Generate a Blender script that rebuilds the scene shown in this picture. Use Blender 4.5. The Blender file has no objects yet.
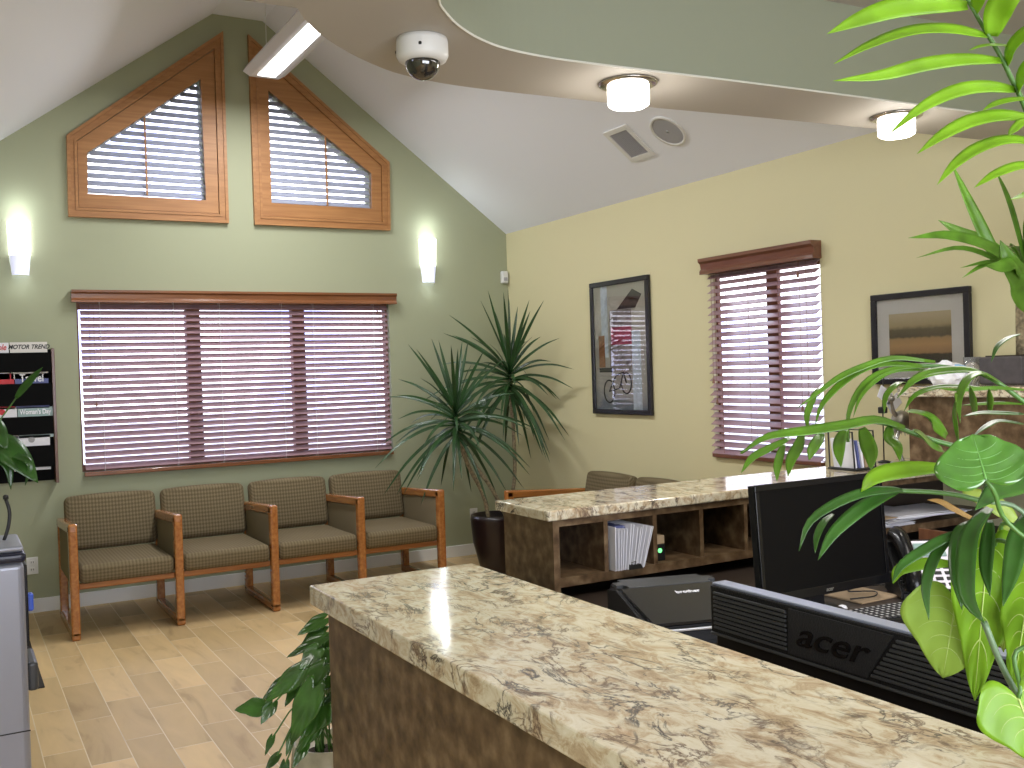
import bpy, bmesh, math, random
from mathutils import Vector, Matrix
random.seed(7)
SC=bpy.context.scene; COL=SC.collection
PI=math.pi
# ------------------------------------------------------------------ camera
F=996.4; YAW,PIT,ROL=-0.51523,-0.01297,-0.031285; H=1.55
XR,YB,ZE=4.263,7.551,2.742
ZA=4.280; AX0,AX1=1.808,2.183; XL=-0.272
_f=Vector((-math.sin(YAW)*math.cos(PIT),math.cos(YAW)*math.cos(PIT),math.sin(PIT)))
_r=Vector((math.cos(YAW),math.sin(YAW),0)); _u=_r.cross(_f)
R_=_r*math.cos(ROL)+_u*math.sin(ROL); U_=R_.cross(_f)
cam=bpy.data.cameras.new('camera'); co=bpy.data.objects.new('camera',cam); COL.objects.link(co)
co.matrix_world=Matrix(((R_.x,U_.x,-_f.x,0),(R_.y,U_.y,-_f.y,0),(R_.z,U_.z,-_f.z,H),(0,0,0,1)))
cam.sensor_width=36; cam.lens=F/1024*36; cam.clip_start=.05; cam.clip_end=200
SC.camera=co
def at(px,py,D):      # a point of the room seen in direction (px,py) at distance D
    return Vector((0,0,H))+D*(_f+R_*((px-512)/F)-U_*((py-384)/F))
# ------------------------------------------------------------------ materials
def mat(name,col,rough=.5,metal=0,coat=0,spec=.5,emit=None,es=1,trans=0,bump=0,bscale=50,var=0,vscale=8,transl=0):
    m=bpy.data.materials.new(name); m.use_nodes=True; nt=m.node_tree; n=nt.nodes; l=nt.links
    b=n['Principled BSDF']; b.inputs['Base Color'].default_value=(*col,1); b.inputs['Roughness'].default_value=rough
    b.inputs['Metallic'].default_value=metal; b.inputs['Coat Weight'].default_value=coat; b.inputs['Coat Roughness'].default_value=.08
    b.inputs['Specular IOR Level'].default_value=spec; b.inputs['Transmission Weight'].default_value=trans
    if emit: b.inputs['Emission Color'].default_value=(*emit,1); b.inputs['Emission Strength'].default_value=es
    tc=n.new('ShaderNodeTexCoord')
    if var:
        no=n.new('ShaderNodeTexNoise'); no.inputs['Scale'].default_value=vscale; no.inputs['Detail'].default_value=4
        l.new(tc.outputs['Object'],no.inputs['Vector'])
        r=n.new('ShaderNodeValToRGB'); r.color_ramp.elements[0].position=.3; r.color_ramp.elements[1].position=.7
        r.color_ramp.elements[0].color=(*[c*(1-var) for c in col],1); r.color_ramp.elements[1].color=(*[min(1,c*(1+var)) for c in col],1)
        l.new(no.outputs['Fac'],r.inputs['Fac']); l.new(r.outputs['Color'],b.inputs['Base Color'])
    if bump:
        no=n.new('ShaderNodeTexNoise'); no.inputs['Scale'].default_value=bscale; no.inputs['Detail'].default_value=3
        l.new(tc.outputs['Object'],no.inputs['Vector'])
        bp=n.new('ShaderNodeBump'); bp.inputs['Strength'].default_value=bump; bp.inputs['Distance'].default_value=.01
        l.new(no.outputs['Fac'],bp.inputs['Height']); l.new(bp.outputs['Normal'],b.inputs['Normal'])
    if transl:
        t=n.new('ShaderNodeBsdfTranslucent'); t.inputs['Color'].default_value=(min(1,col[0]*1.6),min(1,col[1]*1.5),col[2]*.6,1)
        mx=n.new('ShaderNodeMixShader'); mx.inputs[0].default_value=transl
        l.new(b.outputs[0],mx.inputs[1]); l.new(t.outputs[0],mx.inputs[2]); l.new(mx.outputs[0],n['Material Output'].inputs['Surface'])
    return m
def nodes(m): return m.node_tree.nodes,m.node_tree.links,m.node_tree.nodes['Principled BSDF']
def ramp(n,stops):
    r=n.new('ShaderNodeValToRGB'); e=r.color_ramp.elements
    while len(e)<len(stops): e.new(.5)
    for i,(p,c) in enumerate(stops): e[i].position=p; e[i].color=(*c,1) if len(c)==3 else c
    return r
def mixc(n,l,fac,a,b,mode='MIX'):
    m=n.new('ShaderNodeMix'); m.data_type='RGBA'; m.blend_type=mode
    for i,v in ((0,fac),(6,a),(7,b)):
        if hasattr(v,'is_output'): l.new(v,m.inputs[i])
        elif isinstance(v,(int,float)): m.inputs[i].default_value=v
        else: m.inputs[i].default_value=(*v,1)
    return m.outputs[2]
def granite():
    m=mat('granite',(.7,.6,.45),rough=.09,spec=.6); n,l,b=nodes(m)
    tc=n.new('ShaderNodeTexCoord'); mp=n.new('ShaderNodeMapping'); mp.inputs['Scale'].default_value=(1.6,.85,1.2); mp.inputs['Rotation'].default_value=(0,0,.55)
    l.new(tc.outputs['Object'],mp.inputs['Vector'])
    def noise(s,d,dist=0,rough=.55,off=0):
        x=n.new('ShaderNodeTexNoise'); x.inputs['Scale'].default_value=s; x.inputs['Detail'].default_value=d; x.inputs['Distortion'].default_value=dist; x.inputs['Roughness'].default_value=rough
        if off:
            a=n.new('ShaderNodeVectorMath'); a.inputs[1].default_value=(off,off*.7,off*.3); l.new(mp.outputs[0],a.inputs[0]); l.new(a.outputs[0],x.inputs['Vector'])
        else: l.new(mp.outputs[0],x.inputs['Vector'])
        return x.outputs['Fac']
    r1=ramp(n,[(.30,(.26,.18,.10)),(.43,(.50,.39,.255)),(.53,(.66,.60,.45)),(.72,(.76,.72,.61))]); l.new(noise(17,8,.9,.72),r1.inputs['Fac'])
    r2=ramp(n,[(.60,(0,0,0)),(.72,(1,1,1))]); l.new(noise(5,6,.8,.6,4),r2.inputs['Fac'])
    mm=n.new('ShaderNodeMath'); mm.operation='MULTIPLY'; mm.inputs[1].default_value=.55; l.new(r2.outputs[0],mm.inputs[0])
    c=mixc(n,l,mm.outputs[0],r1.outputs[0],(.50,.29,.15))
    # veins: thin bands of distorted noise around .5
    def vein(s,w,dist,off,soft):
        x=n.new('ShaderNodeMath'); x.operation='SUBTRACT'; x.inputs[1].default_value=.5; l.new(noise(s,8,dist,.6,off),x.inputs[0])
        y=n.new('ShaderNodeMath'); y.operation='ABSOLUTE'; l.new(x.outputs[0],y.inputs[0])
        z=ramp(n,[(0,(1,1,1)),(w,(.75,.75,.75)),(w+soft,(0,0,0))]); l.new(y.outputs[0],z.inputs['Fac']); return z.outputs[0]
    gate=ramp(n,[(.44,(0,0,0)),(.55,(1,1,1))]); l.new(noise(6,3,0,.5,9),gate.inputs['Fac'])
    v=mixc(n,l,1.0,vein(5.5,.006,1.6,2,.018),gate.outputs[0],'MULTIPLY')
    gate2=ramp(n,[(.46,(0,0,0)),(.58,(1,1,1))]); l.new(noise(8,3,0,.5,14),gate2.inputs['Fac'])
    v2=mixc(n,l,1.0,vein(10,.010,1.2,7,.03),gate2.outputs[0],'MULTIPLY')
    c=mixc(n,l,v,c,(.045,.04,.045)); c=mixc(n,l,v2,c,(.15,.10,.07))
    sp=ramp(n,[(.68,(0,0,0)),(.76,(1,1,1))]); l.new(noise(55,4,0,.6,3),sp.inputs['Fac'])
    mm2=n.new('ShaderNodeMath'); mm2.operation='MULTIPLY'; mm2.inputs[1].default_value=.5; l.new(sp.outputs[0],mm2.inputs[0])
    c=mixc(n,l,mm2.outputs[0],c,(.25,.18,.12)); l.new(c,b.inputs['Base Color']); return m
def floor_mat():
    m=mat('plank_tile',(.5,.35,.2),rough=.42,spec=.25); n,l,b=nodes(m)
    tc=n.new('ShaderNodeTexCoord'); mp=n.new('ShaderNodeMapping'); mp.inputs['Rotation'].default_value=(0,0,PI/2); mp.inputs['Location'].default_value=(.1,.03,0)
    l.new(tc.outputs['Object'],mp.inputs['Vector'])
    br=n.new('ShaderNodeTexBrick'); l.new(mp.outputs[0],br.inputs['Vector'])
    br.offset=.37; br.offset_frequency=2; br.inputs['Scale'].default_value=1; br.inputs['Brick Width'].default_value=.61; br.inputs['Row Height'].default_value=.162
    br.inputs['Mortar Size'].default_value=.0022; br.inputs['Mortar Smooth'].default_value=.1; br.inputs['Bias'].default_value=0
    br.inputs['Color1'].default_value=(.73,.53,.28,1); br.inputs['Color2'].default_value=(.45,.32,.16,1); br.inputs['Mortar'].default_value=(.72,.62,.44,1)
    no=n.new('ShaderNodeTexNoise'); no.inputs['Scale'].default_value=1.6; no.inputs['Detail'].default_value=6; no.inputs['Distortion'].default_value=.9
    mp2=n.new('ShaderNodeMapping'); mp2.inputs['Scale'].default_value=(5.5,1.2,1); l.new(tc.outputs['Object'],mp2.inputs['Vector'])
    ad=n.new('ShaderNodeVectorMath'); l.new(mp2.outputs[0],ad.inputs[0])
    sc=n.new('ShaderNodeVectorMath'); sc.operation='SCALE'; sc.inputs['Scale'].default_value=14; l.new(br.outputs['Color'],sc.inputs[0]); l.new(sc.outputs[0],ad.inputs[1])
    l.new(ad.outputs[0],no.inputs['Vector'])
    r=ramp(n,[(.30,(.74,.71,.68)),(.42,(.93,.92,.91)),(.7,(1.05,1.04,1.02))]); l.new(no.outputs['Fac'],r.inputs['Fac'])
    l.new(mixc(n,l,1.0,br.outputs['Color'],r.outputs[0],'MULTIPLY'),b.inputs['Base Color']); return m
def wood(name,c1,c2,axis=0,rough=.35,coat=.15):
    m=mat(name,c1,rough=rough,coat=coat); n,l,b=nodes(m)
    tc=n.new('ShaderNodeTexCoord'); mp=n.new('ShaderNodeMapping'); s=[45,45,45]; s[axis]=2.5; mp.inputs['Scale'].default_value=s
    l.new(tc.outputs['Object'],mp.inputs['Vector']); no=n.new('ShaderNodeTexNoise'); no.inputs['Scale'].default_value=1; no.inputs['Detail'].default_value=3
    l.new(mp.outputs[0],no.inputs['Vector']); r=ramp(n,[(.35,c2),(.65,c1)]); l.new(no.outputs['Fac'],r.inputs['Fac']); l.new(r.outputs[0],b.inputs['Base Color']); return m
def laminate():
    m=mat('mottled_laminate',(.3,.2,.12),rough=.38,spec=.35); n,l,b=nodes(m)
    tc=n.new('ShaderNodeTexCoord'); v=n.new('ShaderNodeTexVoronoi'); v.inputs['Scale'].default_value=22; l.new(tc.outputs['Object'],v.inputs['Vector'])
    no=n.new('ShaderNodeTexNoise'); no.inputs['Scale'].default_value=24; no.inputs['Detail'].default_value=6; l.new(tc.outputs['Object'],no.inputs['Vector'])
    r=ramp(n,[(.3,(.060,.034,.016)),(.5,(.125,.077,.040)),(.72,(.225,.155,.088))]); 
    mx=n.new('ShaderNodeMix'); mx.inputs[0].default_value=.0; sep=n.new('ShaderNodeSeparateColor'); l.new(v.outputs['Color'],sep.inputs[0])
    l.new(no.outputs['Fac'],mx.inputs[2]); l.new(sep.outputs[0],mx.inputs[3]); l.new(mx.outputs[0],r.inputs['Fac']); l.new(r.outputs[0],b.inputs['Base Color']); return m
def fabric():
    m=mat('woven_fabric',(.2,.16,.09),rough=.9,spec=.15); n,l,b=nodes(m)
    tc=n.new('ShaderNodeTexCoord'); mp=n.new('ShaderNodeMapping'); mp.inputs['Rotation'].default_value=(PI/4,0,PI/4) ; l.new(tc.outputs['Object'],mp.inputs['Vector'])
    # diamonds: product of two sine waves across and along
    sx=n.new('ShaderNodeSeparateXYZ'); l.new(tc.outputs['Object'],sx.inputs[0])
    def mth(op,a,bv=None):
        x=n.new('ShaderNodeMath'); x.operation=op
        for i,q in enumerate((a,bv)):
            if q is None: continue
            if hasattr(q,'is_output'): l.new(q,x.inputs[i])
            else: x.inputs[i].default_value=q
        return x.outputs[0]
    t=mth('SUBTRACT',sx.outputs[2],sx.outputs[1]); k=2*PI/.042
    a=mth('SINE',mth('MULTIPLY',mth('ADD',sx.outputs[0],t),k)); c=mth('SINE',mth('MULTIPLY',mth('SUBTRACT',sx.outputs[0],t),k))
    f=mth('MULTIPLY',a,c)
    r=ramp(n,[(0,(.115,.088,.048)),(.45,(.145,.113,.064)),(.75,(.20,.16,.095))]); l.new(mth('ADD',mth('MULTIPLY',f,.5),.5),r.inputs['Fac'])
    l.new(r.outputs[0],b.inputs['Base Color'])
    bp=n.new('ShaderNodeBump'); bp.inputs['Strength'].default_value=.3; bp.inputs['Distance'].default_value=.002; l.new(f,bp.inputs['Height']); l.new(bp.outputs[0],b.inputs['Normal']); return m
def bands(name,stops,axis,lo,hi,noise=.12,scale=14,rough=.15):
    m=mat(name,(1,1,1),rough=.5); n,l,b=nodes(m); tc=n.new('ShaderNodeTexCoord'); s=n.new('ShaderNodeSeparateXYZ'); l.new(tc.outputs['Object'],s.inputs[0])
    mr=n.new('ShaderNodeMapRange'); mr.inputs[1].default_value=lo; mr.inputs[2].default_value=hi; l.new(s.outputs[axis],mr.inputs[0])
    no=n.new('ShaderNodeTexNoise'); no.inputs['Scale'].default_value=scale; no.inputs['Detail'].default_value=5; l.new(tc.outputs['Object'],no.inputs['Vector'])
    a=n.new('ShaderNodeMath'); a.operation='MULTIPLY_ADD'; a.inputs[1].default_value=noise; l.new(no.outputs['Fac'],a.inputs[0]); l.new(mr.outputs[0],a.inputs[2])
    r=ramp(n,stops); l.new(a.outputs[0],r.inputs['Fac']); l.new(r.outputs[0],b.inputs['Base Color']); return m
M=dict(
 green=mat('sage_paint',(.345,.365,.24),rough=.7,bump=.05,bscale=160), yellow=mat('wheat_paint',(.64,.59,.36),rough=.65,bump=.05,bscale=160),
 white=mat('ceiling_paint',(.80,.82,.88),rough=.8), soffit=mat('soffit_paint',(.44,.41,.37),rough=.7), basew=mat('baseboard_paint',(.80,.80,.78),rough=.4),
 cove=mat('cove_paint',(.32,.345,.255),rough=.6), bead=mat('bead_paint',(.80,.80,.74),rough=.4),
 floor=floor_mat(), granite=granite(), lam=laminate(), fabric=fabric(), fabplain=mat('plain_fabric',(.22,.18,.11),rough=.9,spec=.1),
 chairwoodX=wood('chair_wood_x',(.38,.15,.04),(.26,.09,.022),0), chairwoodY=wood('chair_wood',(.46,.19,.05),(.32,.11,.028),1,rough=.25,coat=.6),
 oakX=wood('oak_x',(.41,.195,.066),(.32,.14,.044),0,rough=.5,coat=0), oakZ=wood('oak_z',(.41,.195,.066),(.32,.14,.044),2,rough=.5,coat=0),
 valX=wood('valance_wood',(.25,.095,.035),(.18,.065,.024),0,rough=.25,coat=.5), valY=wood('valance_wood_y',(.19,.075,.042),(.14,.052,.03),1,rough=.3,coat=.4),
 slat=mat('blind_slat',(.34,.21,.235),rough=.30,spec=.7,coat=.3), slatT=mat('shutter_slat',(.34,.36,.44),rough=.35,spec=.6), mull=mat('window_mullion',(.20,.075,.035),rough=.5),
 glass=mat('window_glass',(1,1,1),rough=0,trans=1), cord=mat('cord',(.25,.13,.09),rough=.8),
 sconce=mat('sconce_glass',(.9,.92,.95),rough=.3,emit=(.92,.95,1),es=6.5), sconce2=mat('sconce_lower_glass',(.8,.82,.95),rough=.3,emit=(.72,.74,1),es=.62),
 lens=mat('lamp_lens',(1,1,1),rough=.3,emit=(1,.97,.93),es=7), downglass=mat('downlight_glass',(1,1,1),rough=.3,emit=(1,.95,.86),es=7),
 whitepl=mat('white_plastic',(.72,.72,.70),rough=.4), whitemet=mat('white_enamel',(.62,.62,.66),rough=.4), chrome=mat('brushed_nickel',(.55,.53,.5),rough=.22,metal=1),
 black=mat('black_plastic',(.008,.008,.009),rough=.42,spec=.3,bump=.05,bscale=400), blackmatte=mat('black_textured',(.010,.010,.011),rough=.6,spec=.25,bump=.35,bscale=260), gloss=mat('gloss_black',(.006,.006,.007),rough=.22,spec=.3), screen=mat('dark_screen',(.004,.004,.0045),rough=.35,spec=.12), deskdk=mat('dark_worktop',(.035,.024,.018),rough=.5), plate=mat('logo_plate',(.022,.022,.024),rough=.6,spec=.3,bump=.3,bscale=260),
 dkgrey=mat('dark_grey_plastic',(.05,.053,.056),rough=.4), silvtop=mat('blue_grey_plastic',(.24,.27,.36),rough=.3),
 domeg=mat('smoked_dome',(.015,.013,.012),rough=.04,spec=.8,coat=1), grille=mat('grille_dark',(.14,.13,.12),rough=.7), grillel=mat('grille_grey',(.36,.36,.38),rough=.7),
 frame=mat('black_frame',(.018,.016,.022),rough=.25), board=mat('mat_board',(.72,.69,.66),rough=.8),
 leafL=mat('lime_leaf',(.22,.42,.02),rough=.38,var=.22,vscale=30,transl=.35), leafQ=mat('lime_broad_leaf',(.30,.45,.07),rough=.4,var=.12,vscale=30,transl=.3), veinL=mat('pale_vein',(.42,.55,.14),rough=.5), veinG=mat('green_vein',(.12,.30,.06),rough=.4), leafU=mat('yucca_leaf',(.13,.30,.03),rough=.35,var=.4,vscale=12,transl=.25), leafM=mat('mid_leaf',(.085,.20,.012),rough=.28,coat=.4,var=.3,vscale=25,transl=.22),
 leafD=mat('dark_leaf',(.03,.095,.012),rough=.28,var=.35,vscale=20,transl=.1), leafY=mat('yellow_green_leaf',(.30,.40,.06),rough=.45,var=.15,vscale=20,transl=.35), leafG=mat('glossy_leaf',(.065,.20,.02),rough=.18,coat=1,var=.3,vscale=40,transl=.12),
 leafDr=mat('dracaena_leaf',(.018,.06,.014),rough=.3,var=.35,vscale=10,transl=.05), leafDk=mat('dry_dark_leaf',(.03,.045,.02),rough=.7), leafP=mat('pothos_leaf',(.035,.105,.014),rough=.22,coat=.4,var=.5,vscale=16,transl=.08), leafT=mat('tan_leaf',(.42,.26,.08),rough=.6,transl=.3),
 stem=mat('green_stem',(.07,.17,.03),rough=.4), cane=mat('grey_cane',(.12,.19,.10),rough=.4), trunk=mat('dracaena_trunk',(.25,.20,.12),rough=.8,var=.5,vscale=60,bump=.6,bscale=70), soil=mat('soil',(.03,.02,.012),rough=.95),
 potblack=mat('dark_brown_pot',(.018,.009,.010),rough=.3), potgrey=mat('charcoal_stone_pot',(.06,.052,.055),rough=.7,var=.2,vscale=30), potwhite=mat('white_ceramic',(.75,.75,.75),rough=.25), potcream=mat('cream_ceramic',(.42,.38,.27),rough=.3,var=.3,vscale=18),
 coolgrey=mat('cooler_silver',(.30,.31,.36),rough=.35,metal=.35), navy=mat('navy_band',(.015,.017,.035),rough=.25), blue=mat('blue_tap',(.05,.12,.6),rough=.3),
 paper=mat('paper',(.78,.78,.83),rough=.7), paper2=mat('blue_paper',(.10,.12,.30),rough=.6), kraft=mat('kraft',(.40,.29,.18),rough=.8), red=mat('red_ink',(.55,.02,.03),rough=.5), pink=mat('pink_plastic',(.75,.12,.30),rough=.5),
 ink=mat('black_ink',(.01,.01,.01),rough=.5), teal=mat('lcd_grey_green',(.22,.33,.30),rough=.3), phonew=mat('phone_label',(.70,.66,.72),rough=.5), keycol=mat('keycap',(.035,.035,.037),rough=.5), keyink=mat('key_marking',(.5,.5,.5),rough=.6),
 greenled=mat('green_lamp',(.1,.8,.2),rough=.4,emit=(.2,1,.3),es=1.5), redled=mat('red_lamp',(.8,.1,.05),emit=(1,.15,.05),es=1.2), silver=mat('silver_metal',(.5,.5,.5),rough=.3,metal=.9), bronze=mat('ornament_metal',(.32,.30,.26),rough=.35,metal=.7),
 mattan=mat('floor_mat_tan',(.22,.15,.09),rough=.95,var=.2,vscale=200), matdk=mat('floor_mat_border',(.03,.025,.022),rough=.9), shelfblk=mat('rack_black',(.002,.002,.002),rough=.6,spec=.08), rackwood=wood('rack_wood',(.16,.07,.035),(.10,.04,.02),2),
 concrete=mat('outside_paving',(.55,.55,.55),rough=.9), cyan=mat('cyan_print',(.2,.5,.85),rough=.5), clear=mat('clear_plastic',(.9,.9,.9),rough=.1,trans=.85))
# ------------------------------------------------------------------ mesh helpers
def box(bm,x0,x1,y0,y1,z0,z1,bev=0,seg=2,mx=None):
    c=Vector(((x0+x1)/2,(y0+y1)/2,(z0+z1)/2)); r=bmesh.ops.create_cube(bm,size=1); vs=r['verts']
    for v in vs: v.co=Vector((v.co.x*abs(x1-x0),v.co.y*abs(y1-y0),v.co.z*abs(z1-z0)))+c
    if bev:
        es=list({e for v in vs for e in v.link_edges}); rr=bmesh.ops.bevel(bm,geom=es,offset=bev,segments=seg,affect='EDGES',profile=.5); vs=list({v for f in rr['faces'] for v in f.verts}|{v for v in vs if v.is_valid})
    if mx is not None:
        for v in vs: v.co=mx@v.co
    return vs
def tube(bm,pts,r,seg=8,caps=True):
    pts=[Vector(p) for p in pts]; rs=r if isinstance(r,(list,tuple)) else [r]*len(pts); rings=[]; prev=None
    for i,p in enumerate(pts):
        t=(pts[min(i+1,len(pts)-1)]-pts[max(i-1,0)]).normalized()
        a=(prev-t*prev.dot(t)) if prev is not None else t.orthogonal()
        if a.length<1e-6: a=t.orthogonal()
        a.normalize(); prev=a; b=t.cross(a)
        rings.append([bm.verts.new(p+(a*math.cos(2*PI*k/seg)+b*math.sin(2*PI*k/seg))*rs[i]) for k in range(seg)])
    for i in range(len(rings)-1):
        for k in range(seg): bm.faces.new((rings[i][k],rings[i][(k+1)%seg],rings[i+1][(k+1)%seg],rings[i+1][k]))
    if caps: bm.faces.new(rings[0][::-1]); bm.faces.new(rings[-1])
def lathe(bm,c,prof,seg=32,caps=(True,True),ax='z'):
    rings=[]
    for r,z in prof:
        ring=[]
        for k in range(seg):
            a=2*PI*k/seg; x,y=r*math.cos(a),r*math.sin(a)
            v=Vector((x,y,z)) if ax=='z' else (Vector((z,x,y)) if ax=='x' else Vector((y,z,x)))
            ring.append(bm.verts.new(Vector(c)+v))
        rings.append(ring)
    for i in range(len(rings)-1):
        for k in range(seg): bm.faces.new((rings[i][k],rings[i][(k+1)%seg],rings[i+1][(k+1)%seg],rings[i+1][k]))
    if caps[0]: bm.faces.new(rings[0][::-1])
    if caps[1]: bm.faces.new(rings[-1])
def prism(bm,poly,d):         # polygon (list of 3D) extruded along vector d
    d=Vector(d); a=[bm.verts.new(p) for p in poly]; b=[bm.verts.new(Vector(p)+d) for p in poly]; n=len(poly)
    bm.faces.new(a[::-1]); bm.faces.new(b)
    for i in range(n): bm.faces.new((a[i],a[(i+1)%n],b[(i+1)%n],b[i]))
def flat(bm,outer,holes=(),d=None):   # polygon with holes, optionally thickened along d
    loops=[outer]+list(holes); es=[]
    for lp in loops:
        vs=[bm.verts.new(p) for p in lp]
        es+=[bm.edges.new((vs[i],vs[(i+1)%len(vs)])) for i in range(len(vs))]
    r=bmesh.ops.triangle_fill(bm,edges=es,use_beauty=True); fs=[g for g in r['geom'] if isinstance(g,bmesh.types.BMFace)]
    if d is not None:
        rr=bmesh.ops.extrude_face_region(bm,geom=fs,use_keep_orig=True); vs=[g for g in rr['geom'] if isinstance(g,bmesh.types.BMVert)]
        bmesh.ops.translate(bm,verts=vs,vec=Vector(d))
def smooth_bm(bm): 
    for f in bm.faces: f.smooth=True
def obj(name,bm,m,parent=None,smooth=False,label=None):
    bmesh.ops.recalc_face_normals(bm,faces=bm.faces)
    me=bpy.data.meshes.new(name); 
    if smooth: smooth_bm(bm)
    bm.to_mesh(me); bm.free(); o=bpy.data.objects.new(name,me); COL.objects.link(o); me.materials.append(M[m] if isinstance(m,str) else m)
    if parent is not None:
        o.parent=parent; q=parent; W=Matrix.Identity(4)
        o.matrix_parent_inverse=world(parent).inverted()
    if label: o['label']=label
    return o
def world(o):
    W=Matrix.LocRotScale(o.location,o.rotation_euler,o.scale)
    if o.parent: W=world(o.parent)@o.matrix_parent_inverse@W
    return W
def B(): return bmesh.new()
def bobj(name,args,m,parent=None,bev=0,label=None,mx=None,smooth=False):
    bm=B(); box(bm,*args,bev=bev,mx=mx); return obj(name,bm,m,parent,smooth,label)
def tag(o,label,cat,group=None,kind=None):
    o['label']=label; o['category']=cat
    if group: o['group']=group
    if kind: o['kind']=kind
    return o
def thing(name,label,cat,loc,group=None,rz=0):
    o=bpy.data.objects.new(name,None); COL.objects.link(o); o.location=loc; o.rotation_euler=(0,0,rz); o.empty_display_size=.05
    return tag(o,label,cat,group)
def struct(name,bm,m,parent=None):
    o=obj(name,bm,m,parent)
    if parent is None: o['kind']='structure'
    return o
def sroot(name,loc):
    o=bpy.data.objects.new(name,None); COL.objects.link(o); o.location=loc; o['kind']='structure'; return o
def copy_tree(o,parent=None):
    c=o.copy(); COL.objects.link(c)
    if parent is not None: c.parent=parent
    for ch in list(o.children): copy_tree(ch,c)
    return c
def text(name,s,size,mx,m,parent,bold=0,shear=0,ext=.0006,sx=1,label=None):
    cu=bpy.data.curves.new('t','FONT'); cu.body=s; cu.size=size; cu.shear=shear; cu.offset=bold; cu.extrude=ext; cu.align_x='CENTER'; cu.align_y='CENTER'
    t=bpy.data.objects.new('t',cu); COL.objects.link(t); dg=bpy.context.evaluated_depsgraph_get()
    me=bpy.data.meshes.new_from_object(t.evaluated_get(dg)); bpy.data.objects.remove(t)
    me.transform(mx@Matrix.Diagonal((sx,1,1,1))); me.materials.clear(); me.materials.append(M[m]); o=bpy.data.objects.new(name,me); COL.objects.link(o)
    o.parent=parent; o.matrix_parent_inverse=world(parent).inverted()
    if label: o['label']=label
    return o
def axes(o,x,y,z): return Matrix(((x[0],y[0],z[0],o[0]),(x[1],y[1],z[1],o[1]),(x[2],y[2],z[2],o[2]),(0,0,0,1)))
# leaves ------------------------------------------------------------
def bez(pts,n):
    pts=[Vector(p) for p in pts]; P=[pts[0]*2-pts[1]]+pts+[pts[-1]*2-pts[-2]]; out=[]; m=len(pts)-1
    for i in range(n+1):
        s=i/n*m; k=min(int(s),m-1); t=s-k; a,b,c,d=P[k:k+4]
        out.append(.5*((2*b)+(c-a)*t+(2*a-5*b+4*c-d)*t*t+(-a+3*b-3*c+d)*t**3))
    return out
def blade(bm,pts,w,nrm,fold=.25,n=14,prof=None):
    c=bez(pts,n); rows=[]; nrm=Vector(nrm)
    for i,p in enumerate(c):
        t=(c[min(i+1,n)]-c[max(i-1,0)]).normalized(); s=t.cross(nrm)
        if s.length<.05: s=t.orthogonal()
        s.normalize(); q=s.cross(t); v=i/n
        h=w/2*(prof(v) if prof else (math.sin(PI*min(1,v*.93+.07))**.6 if v<.5 else max(.02,(1-((v-.5)/.5)**1.9))))
        rows.append([bm.verts.new(p+s*h*u+q*abs(u)*h*fold) for u in (-1,-.5,0,.5,1)])
    for i in range(n):
        for k in range(4): bm.faces.new((rows[i][k],rows[i][k+1],rows[i+1][k+1],rows[i+1][k]))
def heart(bm,base,tip,w,nrm,lobe=.22,curl=.12,n=16,rnd=False,rip=.012):
    base=Vector(base); tip=Vector(tip); L=(tip-base).length; t=(tip-base).normalized(); nrm=Vector(nrm); s=t.cross(nrm).normalized(); q=s.cross(t); rows=[]
    m=10
    def S(u,v):
        sh=((1-v**2.6)**.5*(.80+.20*math.sin(PI*min(1,v*1.3))) if rnd else (1-v**2.0)**.85*(.80+.20*math.sin(PI*min(1,v*1.6)))) if v<1 else .01
        x=u*w/2*max(sh,.01); y=L*v-lobe*L*(1-v)**2*(math.sin(PI*min(1,abs(u)))**.8)*1.1
        z=-curl*L*v*v*.8+curl*w*.25*abs(u)**1.5-curl*w*.30*u*u*v+rip*L*math.sin(abs(u)*8-v*20)*(abs(u)**.6)
        return base+s*x+t*y+q*z
    rows=[[bm.verts.new(S(k/m,i/n)) for k in range(-m,m+1)] for i in range(n+1)]
    for i in range(n):
        for k in range(2*m): bm.faces.new((rows[i][k],rows[i][k+1],rows[i+1][k+1],rows[i+1][k]))
    return S,q
def veins(S,q,side=1):
    b=B(); tube(b,[S(0,k/14)+q*.0006 for k in range(14)],[.0011*(1-k/16) for k in range(14)],6)
    for v0 in (.04,.16,.30,.45,.60):
        for sg in (-1,1): tube(b,[S(sg*.85*k/8,min(.97,v0+(.16*k/8)**1.0+.05*(k/8)**2))+q*.0004 for k in range(9)],[.0007*(1-k/10) for k in range(9)],5)
    return b
def thicken(o,t=.0006):
    md=o.modifiers.new('thickness','SOLIDIFY'); md.thickness=t; return o
# ------------------------------------------------------------------ the shell
def vault(x): 
    if x<AX0: return ZA-(AX0-x)*(ZA-ZE)/(AX0-XL)
    if x>AX1: return ZA-(x-AX1)*(ZA-ZE)/(XR-AX1)
    return ZA
wLo=[(.900,2.885),(.906,3.172),(1.703,3.778),(1.712,2.885)]
wRo=[(2.203,2.893),(2.208,3.752),(3.026,3.178),(3.020,2.893)]
Y=YB
bm=B(); flat(bm,[(XL,Y,0),(XR,Y,0),(XR,Y,ZE),(AX1,Y,ZA),(AX0,Y,ZA),(XL,Y,ZE)],
  [[(.80,Y,.935),(.80,Y,2.125),(3.145,Y,2.125),(3.145,Y,.935)],[(x,Y,z) for x,z in wLo],[(x,Y,z) for x,z in wRo]],(0,.14,0)); struct('wall_back',bm,'green')
bm=B(); flat(bm,[(XR,-1.6,0),(XR,YB+.14,0),(XR,YB+.14,ZE),(XR,-1.6,ZE)],[[(XR,3.995,.955),(XR,4.915,.955),(XR,4.915,2.13),(XR,3.995,2.13)]],(.05,0,0)); struct('wall_right',bm,'yellow')
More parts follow.
